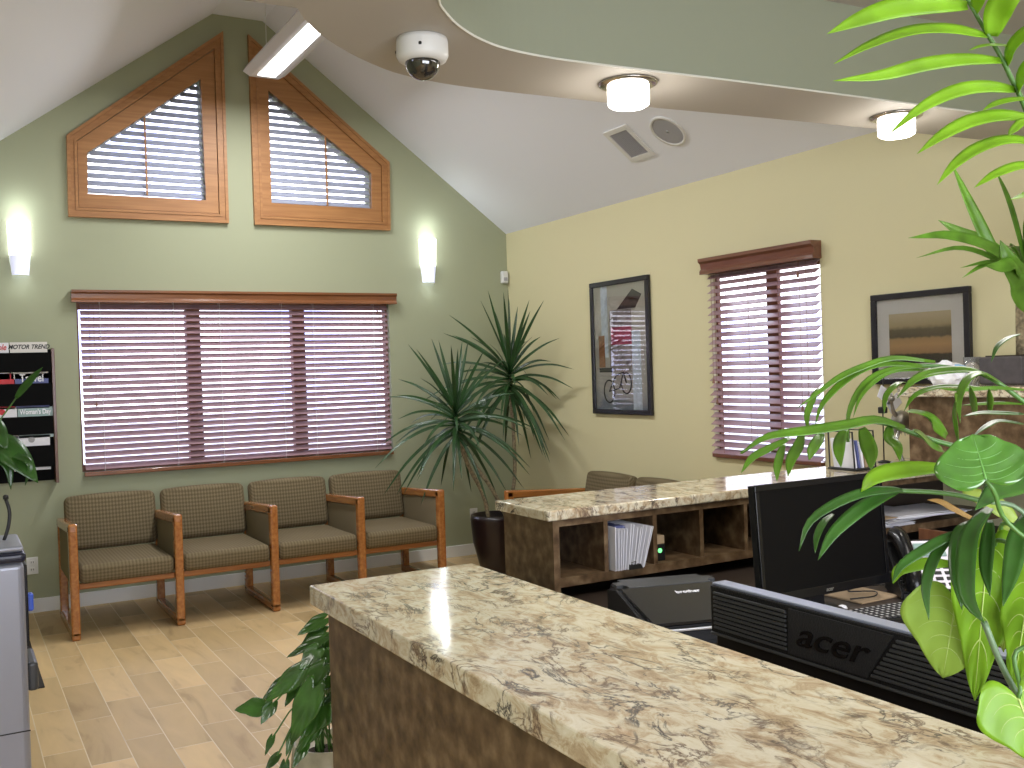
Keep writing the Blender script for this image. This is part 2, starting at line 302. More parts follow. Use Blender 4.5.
bm=B(); box(bm,XL-.14,XL,2.8,YB+.14,0,ZE); struct('wall_left',bm,'green')
bm=B(); box(bm,-1.8,XL,2.8,2.94,0,2.5); struct('wall_return',bm,'green')
bm=B(); box(bm,-1.94,-1.8,-1.6,2.94,0,2.5); struct('wall_entry',bm,'green')
bm=B(); flat(bm,[(-1.94,-1.6,0),(XR+.14,-1.6,0),(XR+.14,-1.6,2.9),(-1.94,-1.6,2.9)],[[(-.9,-1.6,.8),(-.9,-1.6,2.2),(2.6,-1.6,2.2),(2.6,-1.6,.8)]],(0,-.14,0)); struct('wall_front',bm,'yellow')
bm=B(); box(bm,-1.94,XR+.14,-1.74,YB+.14,-.1,0); struct('floor',bm,'floor')
bm=B(); prism(bm,[(XL-.14,2.2,ZE-.105),(AX0,2.2,ZA),(AX1,2.2,ZA),(XR+.14,2.2,ZE-.105),(XR+.14,2.2,ZE+.05),(AX1,2.2,ZA+.15),(AX0,2.2,ZA+.15),(XL-.14,2.2,ZE+.05)],(0,YB+.14-2.2,0)); struct('ceiling',bm,'white')
# dropped soffit over the reception desk, with a recess
out=[(XL,2.50),(.70,2.50),(.814,2.497),(.863,2.575),(.935,2.665),(1.03,2.755),(1.15,2.845),(1.294,2.918),(1.511,2.955),(1.858,2.945),(2.313,2.918),(2.739,2.876),(3.344,2.83),(XR,2.765)]
inn=[(1.09,2.18),(1.121,2.295),(1.185,2.377),(1.257,2.447),(1.356,2.515),(1.473,2.560),(1.642,2.578),(1.865,2.568),(2.439,2.530),(3.508,2.478),(4.05,2.45),(4.05,.7),(1.5,.7),(1.2,1.2),(1.09,1.8)]
o_=bez([Vector((x,y,0)) for x,y in out[2:-1]],44); outer=[out[0],out[1]]+[(p.x,p.y) for p in o_]+[out[-1]]
i_=bez([Vector((x,y,0)) for x,y in inn[:10]],36); inner=[(p.x,p.y) for p in i_]+inn[10:]
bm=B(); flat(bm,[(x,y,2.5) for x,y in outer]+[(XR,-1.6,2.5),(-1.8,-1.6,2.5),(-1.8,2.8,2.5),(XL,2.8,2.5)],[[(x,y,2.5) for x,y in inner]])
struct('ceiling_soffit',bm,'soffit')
bm=B()
for a,b in zip(outer[:-1],outer[1:]):
    q=[bm.verts.new(p) for p in ((a[0],a[1],2.5),(b[0],b[1],2.5),(b[0],b[1],vault(b[0])),(a[0],a[1],vault(a[0])))]; bm.faces.new(q)
struct('ceiling_soffit_fascia',bm,'white')
bm=B(); n_=len(inner); vb=[bm.verts.new((x,y,2.5)) for x,y in inner]; vt=[bm.verts.new((x,y,2.825)) for x,y in inner]
for i in range(n_): bm.faces.new((vb[i],vb[(i+1)%n_],vt[(i+1)%n_],vt[i]))
struct('ceiling_recess_side',bm,'cove')
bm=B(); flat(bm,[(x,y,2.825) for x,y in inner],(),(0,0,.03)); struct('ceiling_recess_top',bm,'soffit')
bm=B(); tube(bm,[(x,y,2.5) for x,y in inner[:38]],.0035,6); struct('trim_1',bm,'bead')
bm=B(); box(bm,XL,XR,YB-.014,YB,0,.095,bev=.003); struct('baseboard_back',bm,'basew')
bm=B(); box(bm,XR-.014,XR,3.3,YB-.014,0,.095,bev=.003); struct('baseboard_right',bm,'basew')
bm=B(); box(bm,-40,40,-40,50,-.35,-.3); struct('outside_ground',bm,'concrete')
# ------------------------------------------------------------------ windows and blinds
def ring_y(bm,outer,inner,y0,y1):   # frame ring in a wall parallel to x
    n=len(outer)
    for i in range(n):
        a,b,c,d=outer[i],outer[(i+1)%n],inner[(i+1)%n],inner[i]
        prism(bm,[(a[0],y0,a[1]),(b[0],y0,b[1]),(c[0],y0,c[1]),(d[0],y0,d[1])],(0,y1-y0,0))
def inset(poly,d):
    n=len(poly); cx=sum(p[0] for p in poly)/n; cz=sum(p[1] for p in poly)/n; out=[]
    A=sum(poly[i][0]*poly[(i+1)%n][1]-poly[(i+1)%n][0]*poly[i][1] for i in range(n)); sg=1 if A>0 else -1
    L=[]
    for i in range(n):
        (x0,z0),(x1,z1)=poly[i],poly[(i+1)%n]; l=math.hypot(x1-x0,z1-z0); nx,nz=-(z1-z0)/l*sg,(x1-x0)/l*sg; L.append((nx,nz,nx*x0+nz*z0+d))
    for i in range(n):
        a,b=L[i-1],L[i]; det=a[0]*b[1]-a[1]*b[0]; out.append(((a[2]*b[1]-a[1]*b[2])/det,(a[0]*b[2]-a[2]*b[0])/det))
    return out
w1=sroot('window_1',(1.97,YB,.93)); bm=B()
box(bm,.80,3.145,YB+.05,YB+.12,.93,.98); box(bm,.80,3.145,YB+.05,YB+.12,2.08,2.13); box(bm,.80,.815,YB+.05,YB+.12,.98,2.08); box(bm,3.13,3.145,YB+.05,YB+.12,.98,2.08)
for x in (1.60,2.40): box(bm,x-.05,x+.05,YB+.045,YB+.12,.98,2.08)
obj('window_frame',bm,'mull',w1); bobj('pane',(.815,3.13,YB+.09,YB+.094,.98,2.08),'glass',w1)
def slats_x(bm,x0,x1,yc,zs,wd,tilt,th=.003,clip=None):
    for z in zs:
        a,b=(x0,x1) if clip is None else clip(z)
        if b-a<.03: continue
        mx=Matrix.Translation((0,yc,z))@Matrix.Rotation(tilt,4,'X'); box(bm,a,b,-wd/2,wd/2,-th/2,th/2,mx=mx)
def tassel(bm,p):
    lathe(bm,p,[(.002,.012),(.005,.008),(.007,-.004),(.009,-.014),(.006,-.018)],10)
bl=thing('wooden_blind','wide reddish wooden venetian blind across the big window above the chair row','window blind',(1.97,YB,.93))
zs=[.966+i*.0452 for i in range(26)]
bm=B(); slats_x(bm,.822,3.125,YB-.004,zs,.050,math.radians(39)); obj('slats',bm,'slat',bl)
bm=B()
prism(bm,[(.765,YB,2.122),(.765,YB-.068,2.122),(.765,YB-.068,2.135),(.765,YB-.058,2.15),(.765,YB-.062,2.18),(.765,YB-.075,2.192),(.765,YB-.075,2.208),(.765,YB,2.208)],(2.425,0,0)); obj('valance',bm,'valX',bl)
bobj('bottom_rail',(.812,3.135,YB-.035,YB+.02,.905,.935),'valX',bl,bev=.004)
bm=B()
for x in (.95,1.45,1.78,2.25,2.50,3.0):
    for dy in (-.024,.016): tube(bm,[(x,YB+dy,.93),(x,YB+dy,2.13)],.0013,5)
obj('ladder_cord',bm,'whitepl',bl)
for x,z in ((.875,1.62),(.905,1.42),(3.03,2.07),(3.05,1.53)):
    bm=B(); tube(bm,[(x,YB-.034,2.13),(x,YB-.034,z)],.0012,5); tassel(bm,(x,YB-.034,z-.01)); obj('pull_cord',bm,'cord',bl)
# gable windows with oak casings and shutters
def gable(nm,outer,opening,left,lab):
    r=sroot(nm,(sum(p[0] for p in outer)/4,YB,2.72))
    o1=outer; i1=inset(outer,.062); i2=inset(outer,.068)
    bm=B(); ring_y(bm,o1,inset(outer,.022),YB-.036,YB); ring_y(bm,inset(outer,.020),inset(outer,.05),YB-.026,YB); ring_y(bm,inset(outer,.048),inset(outer,.066),YB-.032,YB); obj('window_casing',bm,'oakX',r)
    bm=B(); ring_y(bm,inset(outer,.070),opening,YB-.018,YB+.03); obj('shutter_frame',bm,'oakX',r)
    bm=B(); vs=[(x,YB+.10,z) for x,z in opening]; prism(bm,vs,(0,.004,0)); obj('pane',bm,'glass',r)
    def clip(z):
        xs=[]; P=opening
        for i in range(4):
            (x0,z0),(x1,z1)=P[i],P[(i+1)%4]
            if (z0-z)*(z1-z)<=0 and z0!=z1: xs.append(x0+(x1-x0)*(z-z0)/(z1-z0))
        return (min(xs)+.003,max(xs)-.003) if len(xs)>1 else (0,0)
    t=thing('shutter',lab,'window shutter',(sum(p[0] for p in opening)/4,YB,2.9),group=None)
    zz=[2.918+i*.0535 for i in range(17)]
    bm=B(); slats_x(bm,0,0,YB+.035,[z for z in zz if z<max(p[1] for p in opening)-.02],.052,math.radians(47),th=.006,clip=clip); obj('louvers',bm,'slatT',t)
    xm=1.30 if left else 2.655; zt=3.46 if left else 3.44
    bm=B(); box(bm,xm-.006,xm+.006,YB-.004,YB+.006,2.90,zt); obj('tilt_rod',bm,'oakZ',t)
gable('window_2',[(.769,2.718),(.775,3.281),(1.876,4.152),(1.871,2.722)],wLo,True,'slatted shutter filling the left gable window, its top rising to the right')
gable('window_3',[(2.064,2.721),(2.064,4.155),(3.180,3.275),(3.170,2.722)],wRo,False,'slatted shutter filling the right gable window, its top falling to the right')
w4=sroot('window_4',(XR,4.45,.955)); bm=B()
for a in ((3.995,4.915,.955,.985),(3.995,4.915,2.10,2.13),(3.995,4.01,.985,2.10),(4.90,4.915,.985,2.10),(4.37,4.46,.985,2.10)): box(bm,XR+.04,XR+.07,*a)
obj('window_frame',bm,'mull',w4); bobj('pane',(XR+.052,XR+.056,4.01,4.90,.985,2.10),'glass',w4)
bl=thing('wooden_blind','tall narrow reddish wooden venetian blind on the yellow wall between the two framed pictures','window blind',(XR,4.45,.955))
bm=B()
for i in range(25):
    mx=Matrix.Translation((XR-.012,0,1.0+i*.0462))@Matrix.Rotation(math.radians(-34),4,'Y'); 
    box(bm,-.025,.025,4.0,4.91,-.0015,.0015,mx=mx)
obj('slats',bm,'slat',bl)
bm=B(); prism(bm,[(XR,3.982,2.125),(XR-.07,3.982,2.125),(XR-.07,3.982,2.145),(XR-.058,3.982,2.16),(XR-.064,3.982,2.19),(XR-.082,3.982,2.205),(XR-.082,3.982,2.225),(XR,3.982,2.225)],(0,.955,0)); obj('valance',bm,'valY',bl)
bobj('bottom_rail',(XR-.03,XR+.02,4.0,4.91,.962,.985),'valY',bl,bev=.004)
bm=B()
for y in (4.08,4.30,4.55,4.8):
    for dx in (-.025,.022): tube(bm,[(XR+dx,y,.97),(XR+dx,y,2.13)],.0013,5)
obj('ladder_cord',bm,'cord',bl)
for y,z in ((4.12,1.30),(4.84,1.33),(4.87,1.46),(4.13,2.06)):
    bm=B(); tube(bm,[(XR-.035,y,2.13),(XR-.035,y,z)],.0012,5); tassel(bm,(XR-.035,y,z-.01)); obj('pull_cord',bm,'cord',bl)
w5=sroot('added_window',(.85,-1.6,.8)); bm=B()  # unseen window added behind the camera to let fill light in
for a in ((-.9,2.6,.8,.86),(-.9,2.6,2.14,2.2),(-.9,-.84,.86,2.14),(2.54,2.6,.86,2.14),(.8,.9,.86,2.14)): box(bm,a[0],a[1],-1.70,-1.62,a[2],a[3])
obj('window_frame',bm,'mull',w5)
# ------------------------------------------------------------------ linked chairs
def bench(n,label,cat='waiting chairs'):
    t=thing('linked_chair_row',label,cat,(0,0,0)); P=.615; DZ=.80   # front at y=0, back at y=DZ
    for i in range(n+1):
        x=i*P; w=.026; d=.06; fr=B()
        prof=[(0,0),(0,.690),(.02,.712),(.72,.672),(.74,.655),(.74,0)]   # outer loop (y,z)
        pin=[(d,.045),(d,.655),(.68,.620),(.68,.045)]
        box(fr,x-w,x+w,0,d,.02,.70,bev=.012,seg=3); box(fr,x-w,x+w,.68,.74,.02,.64,bev=.010,seg=3); box(fr,x-w,x+w,0,.74,0,.055,bev=.012,seg=3)
        mx=Matrix.Translation((0,.0,.690))@Matrix.Rotation(math.radians(-3.4),4,'X'); box(fr,x-w,x+w,.0,.745,-.04,.018,bev=.012,seg=3,mx=mx)
        f=obj('arm_frame',fr,'chairwoodY',t)
        pb=B(); box(pb,x-.016,x+.016,.055,.685,.33,.648,bev=.008)
        for v in pb.verts: 
            if v.co.z>.5: v.co.z-=.06*(v.co.y/.7)*.6
        obj('side_panel',pb,'fabplain',f)
    for i in range(n):
        x0=i*P+.03; x1=(i+1)*P-.03
        b=B(); box(b,x0-.004,x1+.004,.035,.075,.300,.338,bev=.008); obj('front_rail',b,'chairwoodX',t)
        b=B(); box(b,x0-.004,x1+.004,.60,.64,.28,.32,bev=.008); obj('rear_rail',b,'chairwoodX',t)
        b=B(); box(b,x0-.002,x1+.002,.005,.64,.335,.450,bev=.035,seg=4)
        for v in b.verts:
            u=(v.co.x-(x0+x1)/2)/((x1-x0)/2)
            if v.co.z>.40: v.co.z+=.018*(1-u*u)*(1-((v.co.y-.3)/.34)**2)
        obj('seat',b,'fabric',t,True)
        b=B(); box(b,x0-.010,x1+.016,-.050,.045,-.01,.35,bev=.04,seg=4)
        bmesh.ops.subdivide_edges(b,edges=[e for e in b.edges if abs(e.verts[0].co.x-e.verts[1].co.x)>.3],cuts=5)
        for v in b.verts:
            u=(v.co.x-(x0+x1)/2)/((x1-x0)/2); v.co.y+=-.014*(1-u*u)*math.sin(PI*min(1,max(0,v.co.z/.35)))*(1 if v.co.y<0 else -.2); v.co.z+=.012*(1-u*u) if v.co.z>.3 else 0
            v.co=Matrix.Translation((0,.675,.455))@Matrix.Rotation(math.radians(-11),4,'X')@v.co
        obj('backrest',b,'fabric',t,True)
    return t
b1=bench(4,'row of four linked olive fabric chairs with honey wood arms under the wide window'); b1.location=(.628,6.54,0)
b2=bench(2,'pair of linked olive fabric chairs against the yellow wall, mostly hidden behind the far counter'); b2.location=(3.505,6.34,0); b2.scale=(1,1,.965); b2.rotation_euler=(0,0,-PI/2)
# ------------------------------------------------------------------ near counter
t=thing('reception_counter','long foreground reception counter with speckled cream granite top and mottled brown side','counter',(.92,1.0,0))
bm=B(); box(bm,.711,1.134,-.6,2.236,1.026,1.07,bev=.0035,seg=2); obj('granite_top',bm,'granite',t)
bm=B(); box(bm,.741,1.09,-.58,2.198,.0,1.026,bev=.002); obj('counter_body',bm,'lam',t)
bm=B(); box(bm,.7355,.741,-.58,2.20,.0,.10); obj('kick_plate',bm,'blackmatte',t)
wt=thing('desk_worktop','dark work surface attached behind the foreground counter below the ribbed monitor','desk',(1.42,.9,0))
bobj('tabletop',(1.105,1.75,-.58,2.0,.72,.76),'deskdk',wt,bev=.004)
for y in (-.5,.7,1.95): bobj('side_panel',(1.105,1.70,y,y+.03,0,.72),'lam',wt)
# ------------------------------------------------------------------ far counter with cubbies
t=thing('cubby_counter','far reception counter with cream granite top over a row of brown cubbyholes','counter',(3.0,3.05,0))
bm=B(); box(bm,1.757,XR-.002,2.885,3.262,1.034,1.07,bev=.006,seg=3); obj('granite_top',bm,'granite',t)
bobj('end_panel',(1.785,1.81,2.90,3.245,.0,1.034),'lam',t)
bobj('top_rail',(1.81,XR-.004,2.90,3.235,1.010,1.034),'lam',t)
bobj('shelf',(1.81,XR-.004,2.90,3.235,.800,.832),'lam',t)
bobj('back_panel',(1.81,XR-.004,3.235,3.25,.0,1.034),'deskdk',t)  # dark colour stands in for the shade inside the cubbyholes
for x in (2.005,2.222,2.44,2.66,2.88,3.10): bobj('divider',(x-.009,x+.009,2.902,3.235,.832,1.010),'lam',t)
wt=thing('desk_worktop','dark work surface running below the cubbyholes under the printer and keyboard','desk',(3.0,2.5,0))
bobj('tabletop',(1.58,XR-.01,2.02,3.23,.72,.755),'deskdk',wt,bev=.004)
for x in (1.60,3.2,4.2): bobj('side_panel',(x,x+.03,2.10,2.85,0,.72),'lam',wt)
t=thing('hutch_counter','raised brown cabinet with a granite ledge at the right edge carrying the potted yucca','cabinet',(3.9,2.0,0))
bm=B(); box(bm,3.60,XR-.004,1.0,2.955,1.385,1.428,bev=.006,seg=3); obj('granite_top',bm,'granite',t)
bobj('cabinet_body',(3.635,XR-.004,1.0,2.925,1.071,1.385),'lam',t,bev=.002)
bobj('side_panel',(3.635,XR-.004,.97,1.0,0,1.385),'lam',t)
bobj('desk_shelf',(3.635,XR-.004,1.0,2.015,.72,.755),'kraft',t)
# papers in cubby
t=thing('paper_sheaf','thick leaning sheaf of white papers with a black binder clip, in a cubbyhole','papers',(2.11,2.95,.832))
bm=B()
for i in range(13):
    x=2.022+i*.0105; lean=.30*(i/12)**1.3+.02
    mx=Matrix.Translation((x,2.872+random.uniform(-.006,.006),.834))@Matrix.Rotation(lean,4,'Y')@Matrix.Rotation(random.uniform(-.04,.04),4,'Z'); box(bm,-.0012,.0012,0,.26,0,.155+random.uniform(-.012,.006),mx=mx)
obj('sheets',bm,'paper',t)
bm=B()
for i in range(5):
    mx=Matrix.Translation((2.03+i*.02,2.90,.982-i*.0015))@Matrix.Rotation(.1*i-.05,4,'Y')@Matrix.Rotation(.05*i,4,'Z'); box(bm,0,.055,0,.2,-.001,.001,mx=mx)
obj('folder_top',bm,'paper2',t)
bm=B(); prism(bm,[(2.075,2.862,.834),(2.135,2.862,.834),(2.125,2.862,.85),(2.085,2.862,.85)],(0,.03,0)); tube(bm,[(2.09,2.866,.848),(2.083,2.860,.86),(2.10,2.858,.862),(2.10,2.866,.848)],.0015,6); obj('binder_clip',bm,'ink',t)
t=thing('network_box','small black box with a round green light in the third cubbyhole','electronic box',(2.255,3.0,.832))
bobj('case',(2.236,2.288,2.93,3.05,.833,.893),'black',t,bev=.003)
bm=B(); lathe(bm,(2.262,2.929,.872),[(.0085,0),(.0085,.003),(.004,.0045)],16,ax='y'); 
for v in bm.verts: v.co.y=2*2.929-v.co.y
obj('indicator_light',bm,'greenled',t,True)
tag(bobj('kraft_box',(2.236,2.290,2.935,3.04,.894,.925),'kraft',None,bev=.002),'small brown box on top of the black box with green light','box')
bm=B(); tube(bm,[(2.238+.010*(k/12)+.006*math.sin(k*1.3),2.96+.004*math.cos(k*1.3),.930+.010+.009*math.cos(k*1.3)) for k in range(40)],.0018,5); tag(obj('coiled_cable',bm,'paper',None,True),'white coil of wire on the small brown box in the cubbyhole','cable')
# papers in the wide opening
sh=[(3.30,3.62,2.90,3.15,0,'paper'),(3.42,3.85,2.92,3.2,.10,'paper'),(3.55,3.95,2.89,3.12,-.12,'paper')]
labs=['flat pile of white papers spread on the shelf right of the black monitor','white paper pile lying crosswise behind the clipboard on the shelf','white paper pile at the right end of the open shelf below the raised cabinet']
for i,(x0,x1,y0,y1,a,mm) in enumerate(sh):
    bm=B()
    for k in range(6):
        cx,cy=(x0+x1)/2+random.uniform(-.02,.02),(y0+y1)/2+random.uniform(-.015,.015); mx=Matrix.Translation((cx,cy,.8335+.002+i*.0125+k*.002))@Matrix.Rotation(a+random.uniform(-.06,.06),4,'Z')
        box(bm,-(x1-x0)/2,(x1-x0)/2,-(y1-y0)/2,(y1-y0)/2,-.0009,.0009,mx=mx)
    tag(obj('paper_pile',bm,mm),labs[i],'papers','papers on the open shelf')
t=thing('clipboard','dull brown clipboard with a metal clip lying on the shelf papers','clipboard',(3.42,2.94,.872))
bobj('board',(3.33,3.50,2.885,3.08,.873,.876),'kraft',t,bev=.001); bm=B(); box(bm,3.37,3.44,2.90,2.93,.876,.884,bev=.003); tube(bm,[(3.38,2.915,.884),(3.405,2.905,.897),(3.43,2.915,.884)],.002,6); obj('clip',bm,'silver',t)
# ------------------------------------------------------------------ monitors
def mon_back():
    t=thing('computer_monitor','foreground black monitor seen from behind, ribbed vents beside its raised maker logo','computer monitor',(1.42,1.25,.76))
    # local frame: y' along the monitor, rotated about z slightly; back face looks toward -x
    y0,y1,z0,z1=.93,1.625,.865,1.088; xb=1.385
    bm=B(); box(bm,xb+.012,xb+.048,y0,y1,.80,z1,bev=.005,seg=3); obj('housing',bm,'black',t)
    bm=B(); box(bm,xb+.0,xb+.0125,y0,y1,.986,z1-.002,bev=.002); obj('back_cover',bm,'blackmatte',t)
    bm=B(); box(bm,xb+.004,xb+.040,y0+.002,y1-.002,z1-.002,z1+.004,bev=.002); obj('top_strip',bm,'silvtop',t)
    for nm_,side in (('vent_ribs',0),('vent_ribs',1)):
        bm=B()
        for k in range(9):
            z=1.000+k*.0090; f=k/8
            aa,bb=(1.406,y1-.012) if side else (y0+.012,1.205-.055*f)
            box(bm,xb-.004,xb+.003,aa,bb,z-.0026,z+.0026,bev=.001)
        o=obj(nm_,bm,'dkgrey',t); o['kind']='stuff' if False else 'part'; del o['kind']
    bm=B(); prism(bm,[(xb,1.213,.994),(xb,1.402,.994),(xb,1.398,z1-.008),(xb,1.155,z1-.008)][::1],(-.003,0,0)); obj('logo_plate',bm,'plate',t)
    mx=axes((xb-.0036,1.300,1.036),(0,-1,0),(0,0,1),(-1,0,0)); text('logo','acer',.066,mx,'gloss',t,bold=.0006,shear=.38,ext=.0018,sx=1.42)
    bm=B(); box(bm,xb-.003,xb+.012,y0,y1,.983,.989,bev=.002); obj('lower_ledge',bm,'dkgrey',t)
    bm=B(); box(bm,xb+.02,xb+.10,1.20,1.34,.775,.86,bev=.006); obj('neck',bm,'black',t); bm=B(); lathe(bm,(xb+.07,1.27,.761),[(.14,0),(.14,.008),(.12,.016)],36); obj('base',bm,'black',t,True)
    bobj('screen',(xb+.048,xb+.0495,y0+.02,y1-.02,.83,z1-.02),'screen',t)
mon_back()
t=thing('computer_monitor','black flat monitor with dark screen facing the camera, in front of the far counter','computer monitor',(2.38,2.25,.755))
mo=Matrix.Translation((2.400,2.25,.816))@Matrix.Rotation(math.radians(-4),4,'X')
bm=B(); box(bm,-.280,.280,0,.028,0,.362,bev=.004,mx=mo); obj('housing',bm,'black',t)
bm=B()
for a in ((-.280,.280,-.006,0,.344,.364),(-.280,.280,-.006,0,0,.030),(-.280,-.264,-.006,0,.03,.344),(.264,.280,-.006,0,.03,.344)): box(bm,*a,bev=.002,mx=mo)
obj('bezel',bm,'gloss',t); bm=B(); box(bm,-.264,.264,-.0015,0,.03,.344,mx=mo); obj('screen',bm,'screen',t)
text('logo','acer',.018,mo@axes((0,-.0065,.015),(1,0,0),(0,0,1),(0,-1,0)),'silver',t,bold=.0004,shear=.3)
bm=B(); box(bm,2.34,2.41,2.275,2.31,.765,.95,bev=.004); obj('neck',bm,'black',t); bm=B(); lathe(bm,(2.375,2.29,.756),[(.10,0),(.10,.006),(.085,.014)],36); obj('base',bm,'black',t,True)
# printer
t=thing('printer','black desktop printer with a sloping lid in front of the cubbyholes','printer',(1.955,2.375,.755))
A_=Matrix.Translation((1.918,2.386,.012))@Matrix.Rotation(math.radians(-17),4,'Z')@Matrix.Diagonal((.73,.86,1,1))
bm=B(); prism(bm,[(-.235,-.24,.7445),(-.235,.24,.7445),(-.235,.24,.845),(-.235,.12,.845),(-.235,-.24,.800)],(.47,0,0)); bmesh.ops.bevel(bm,geom=bm.edges[:],offset=.014,segments=3,affect='EDGES')
for v in bm.verts: v.co=A_@v.co
obj('body',bm,'black',t)
bm=B(); prism(bm,[(-.225,.235,.846),(-.225,.10,.846),(-.225,.10,.857),(-.225,.235,.857)],(.45,0,0)); bmesh.ops.bevel(bm,geom=[e for e in bm.edges if abs(e.verts[0].co.z-e.verts[1].co.z)>.005],offset=.04,segments=5,affect='EDGES')
for v in bm.verts: v.co=A_@v.co
obj('rear_lid',bm,'dkgrey',t)
bm=B(); prism(bm,[(-.222,.095,.847),(-.222,-.232,.806),(-.222,-.232,.814),(-.222,.095,.855)],(.444,0,0)); 
for v in bm.verts: v.co=A_@v.co
obj('sloping_cover',bm,'gloss',t)
dn=Vector((0,-.141,-.99)); up=Vector((0,.99,.139)); 
text('logo','brother',.034,A_@axes((.04,.02,.847),(1,0,0),(0,.99,.125),(0,-.125,.99)),'paper',t,bold=.0006)
bm=B(); box(bm,-.225,.225,-.250,-.240,.790,.798,bev=.002,mx=A_); obj('front_edge',bm,'silver',t)
bm=B(); lathe(bm,A_@Vector((.165,.0,.845)),[(.020,0),(.020,.006),(.012,.008)],20); obj('highlight_disc',bm,'chrome',t,True)  # bright disc standing in for a highlight on the cover
# keyboard
t=thing('keyboard','black keyboard with white markings on the desk before the dark monitor','keyboard',(2.50,2.13,.755))
A_=Matrix.Translation((2.46,2.10,.758))@Matrix.Rotation(-.12,4,'Z')
bm=B(); box(bm,-.215,.215,-.07,.075,0,.014,bev=.004,mx=A_); obj('case',bm,'black',t)
bm=B(); b2_=B()
for r in range(6):
    for c in range(19):
        x=-.205+c*.0218; y=-.06+r*.0215; box(bm,x,x+.0185,y,y+.0185,.014,.021,bev=.002,seg=1,mx=A_); box(b2_,x+.004,x+.012,y+.005,y+.013,.0211,.0215,mx=A_)
obj('keys',bm,'keycol',t); obj('key_markings',b2_,'keyink',t)
tag(bobj('notepad',(2.56,2.74,2.26,2.42,.756,.762),'kraft',None,bev=.001,mx=Matrix.Translation((0,0,0))),'tan notepad on the desk under the corner of the dark monitor','notepad')
bm=B(); tube(bm,bez([(2.55,2.30,.768),(2.63,2.27,.772),(2.70,2.33,.768),(2.62,2.37,.772),(2.72,2.40,.770),(2.80,2.35,.775)],50),.0025,6); tag(obj('tangled_cable',bm,'ink',None,True),'tangled black cable lying on the tan notepad','cable')
bm=B(); lathe(bm,(2.455,2.245,.756),[(.012,0),(.016,.006),(.012,.014),(.004,.017)],16); tag(obj('white_cap',bm,'paper',None,True),'small white cap on the desk beside the keyboard','cap')
# phone
t=thing('desk_phone','black desk telephone tilted up, with a raised handset, grey display and white key labels','telephone',(2.95,2.28,.756))
_p=at(932,575,3.32); print('PHONE',_p); th=math.asin(-_p.x/math.hypot(_p.x,_p.y))*.62; A_=Matrix.Translation((_p.x,_p.y,.757))@Matrix.Rotation(th,4,'Z'); t.location=(_p.x,_p.y,.757)
bm=B(); prism(bm,[(-.12,-.06,0),(-.12,.12,0),(-.12,.12,.165),(-.12,.10,.172),(-.12,-.06,.028)],(.24,0,0)); bmesh.ops.bevel(bm,geom=bm.edges[:],offset=.006,segments=2,affect='EDGES')
for v in bm.verts: v.co=A_@v.co
obj('base',bm,'black',t)
sl=math.atan2(.144,.16); PL=A_@Matrix.Translation((0,-.06,.029))@Matrix.Rotation(sl,4,'X')
bm=B(); box(bm,-.045,.112,.008,.205,-.001,.003,mx=PL); obj('face_plate',bm,'phonew',t)
bm=B(); box(bm,-.035,.065,.138,.192,.003,.008,bev=.001,mx=PL); obj('display',bm,'teal',t)
bm=B()
for r in range(5):
    for c in range(4): box(bm,-.032+c*.035,-.032+c*.035+.024,.018+r*.023,.018+r*.023+.012,.003,.007,bev=.001,seg=1,mx=PL)
obj('keypad',bm,'ink',t)
bm=B()
hp=bez([PL@Vector((-.085,-.01,.02)),PL@Vector((-.085,.02,.045)),PL@Vector((-.085,.10,.058)),PL@Vector((-.085,.18,.045)),PL@Vector((-.085,.22,.02))],18); tube(bm,hp,[.024+.008*abs(1-2*k/18) for k in range(19)],14); obj('handset',bm,'gloss',t,True)
bm=B(); q=[]
for k in range(120):
    u=k/119; c=A_@Vector((-.10-.05*u,-.06+.14*u,.02+.06*u*(1-u)*4)); q.append(c+Vector((.008*math.cos(k*.9),.008*math.sin(k*.9),0)))
tube(bm,q,.0018,5); obj('coiled_cord',bm,'ink',t,True)
# bits behind the phone
t=thing('desk_organizer','dark red upright file divider standing behind the telephone','desk organizer',(3.28,2.42,.756))
for k in range(3): bobj('divider',(3.22+k*.025,3.228+k*.025,2.42,2.56,.757,.90-.012*k),'rackwood',t,bev=.002)
bobj('base',(3.21,3.29,2.41,2.57,.7555,.762),'rackwood',t)
bm=B(); lathe(bm,(3.36,2.44,.756),[(.036,0),(.038,.02),(.037,.085),(.033,.085),(.033,.02),(.001,.015)],28,caps=(True,False)); tube(bm,bez([(3.397,2.44,.83),(3.42,2.44,.82),(3.42,2.44,.785),(3.395,2.44,.775)],10),.004,8); tag(obj('mug',bm,'potcream',None,True),'cream mug behind the telephone beside the dark red divider','mug')
for x,y,m_,l_ in ((3.345,2.445,'red','red pen standing in the cream mug'),(3.372,2.43,'ink','black pen standing in the cream mug')):
    bm=B(); tube(bm,[(x,y,.774),(x-.012,y,.90)],.004,8); tube(bm,[(x-.012,y,.90),(x-.0135,y,.915)],[.004,.001],8); tag(obj('pen',bm,m_,None,True),l_,'pen')
bm=B(); box(bm,3.10,3.145,2.47,2.50,.757,.865,bev=.003); tag(obj('glue_stick',bm,'pink',None),'pink upright stick just behind the telephone display','stationery')
tag(bobj('tissue_box',(3.44,3.60,2.35,2.50,.756,.83),'paper',None,bev=.004),'white box on the desk at the right end behind the telephone','box')
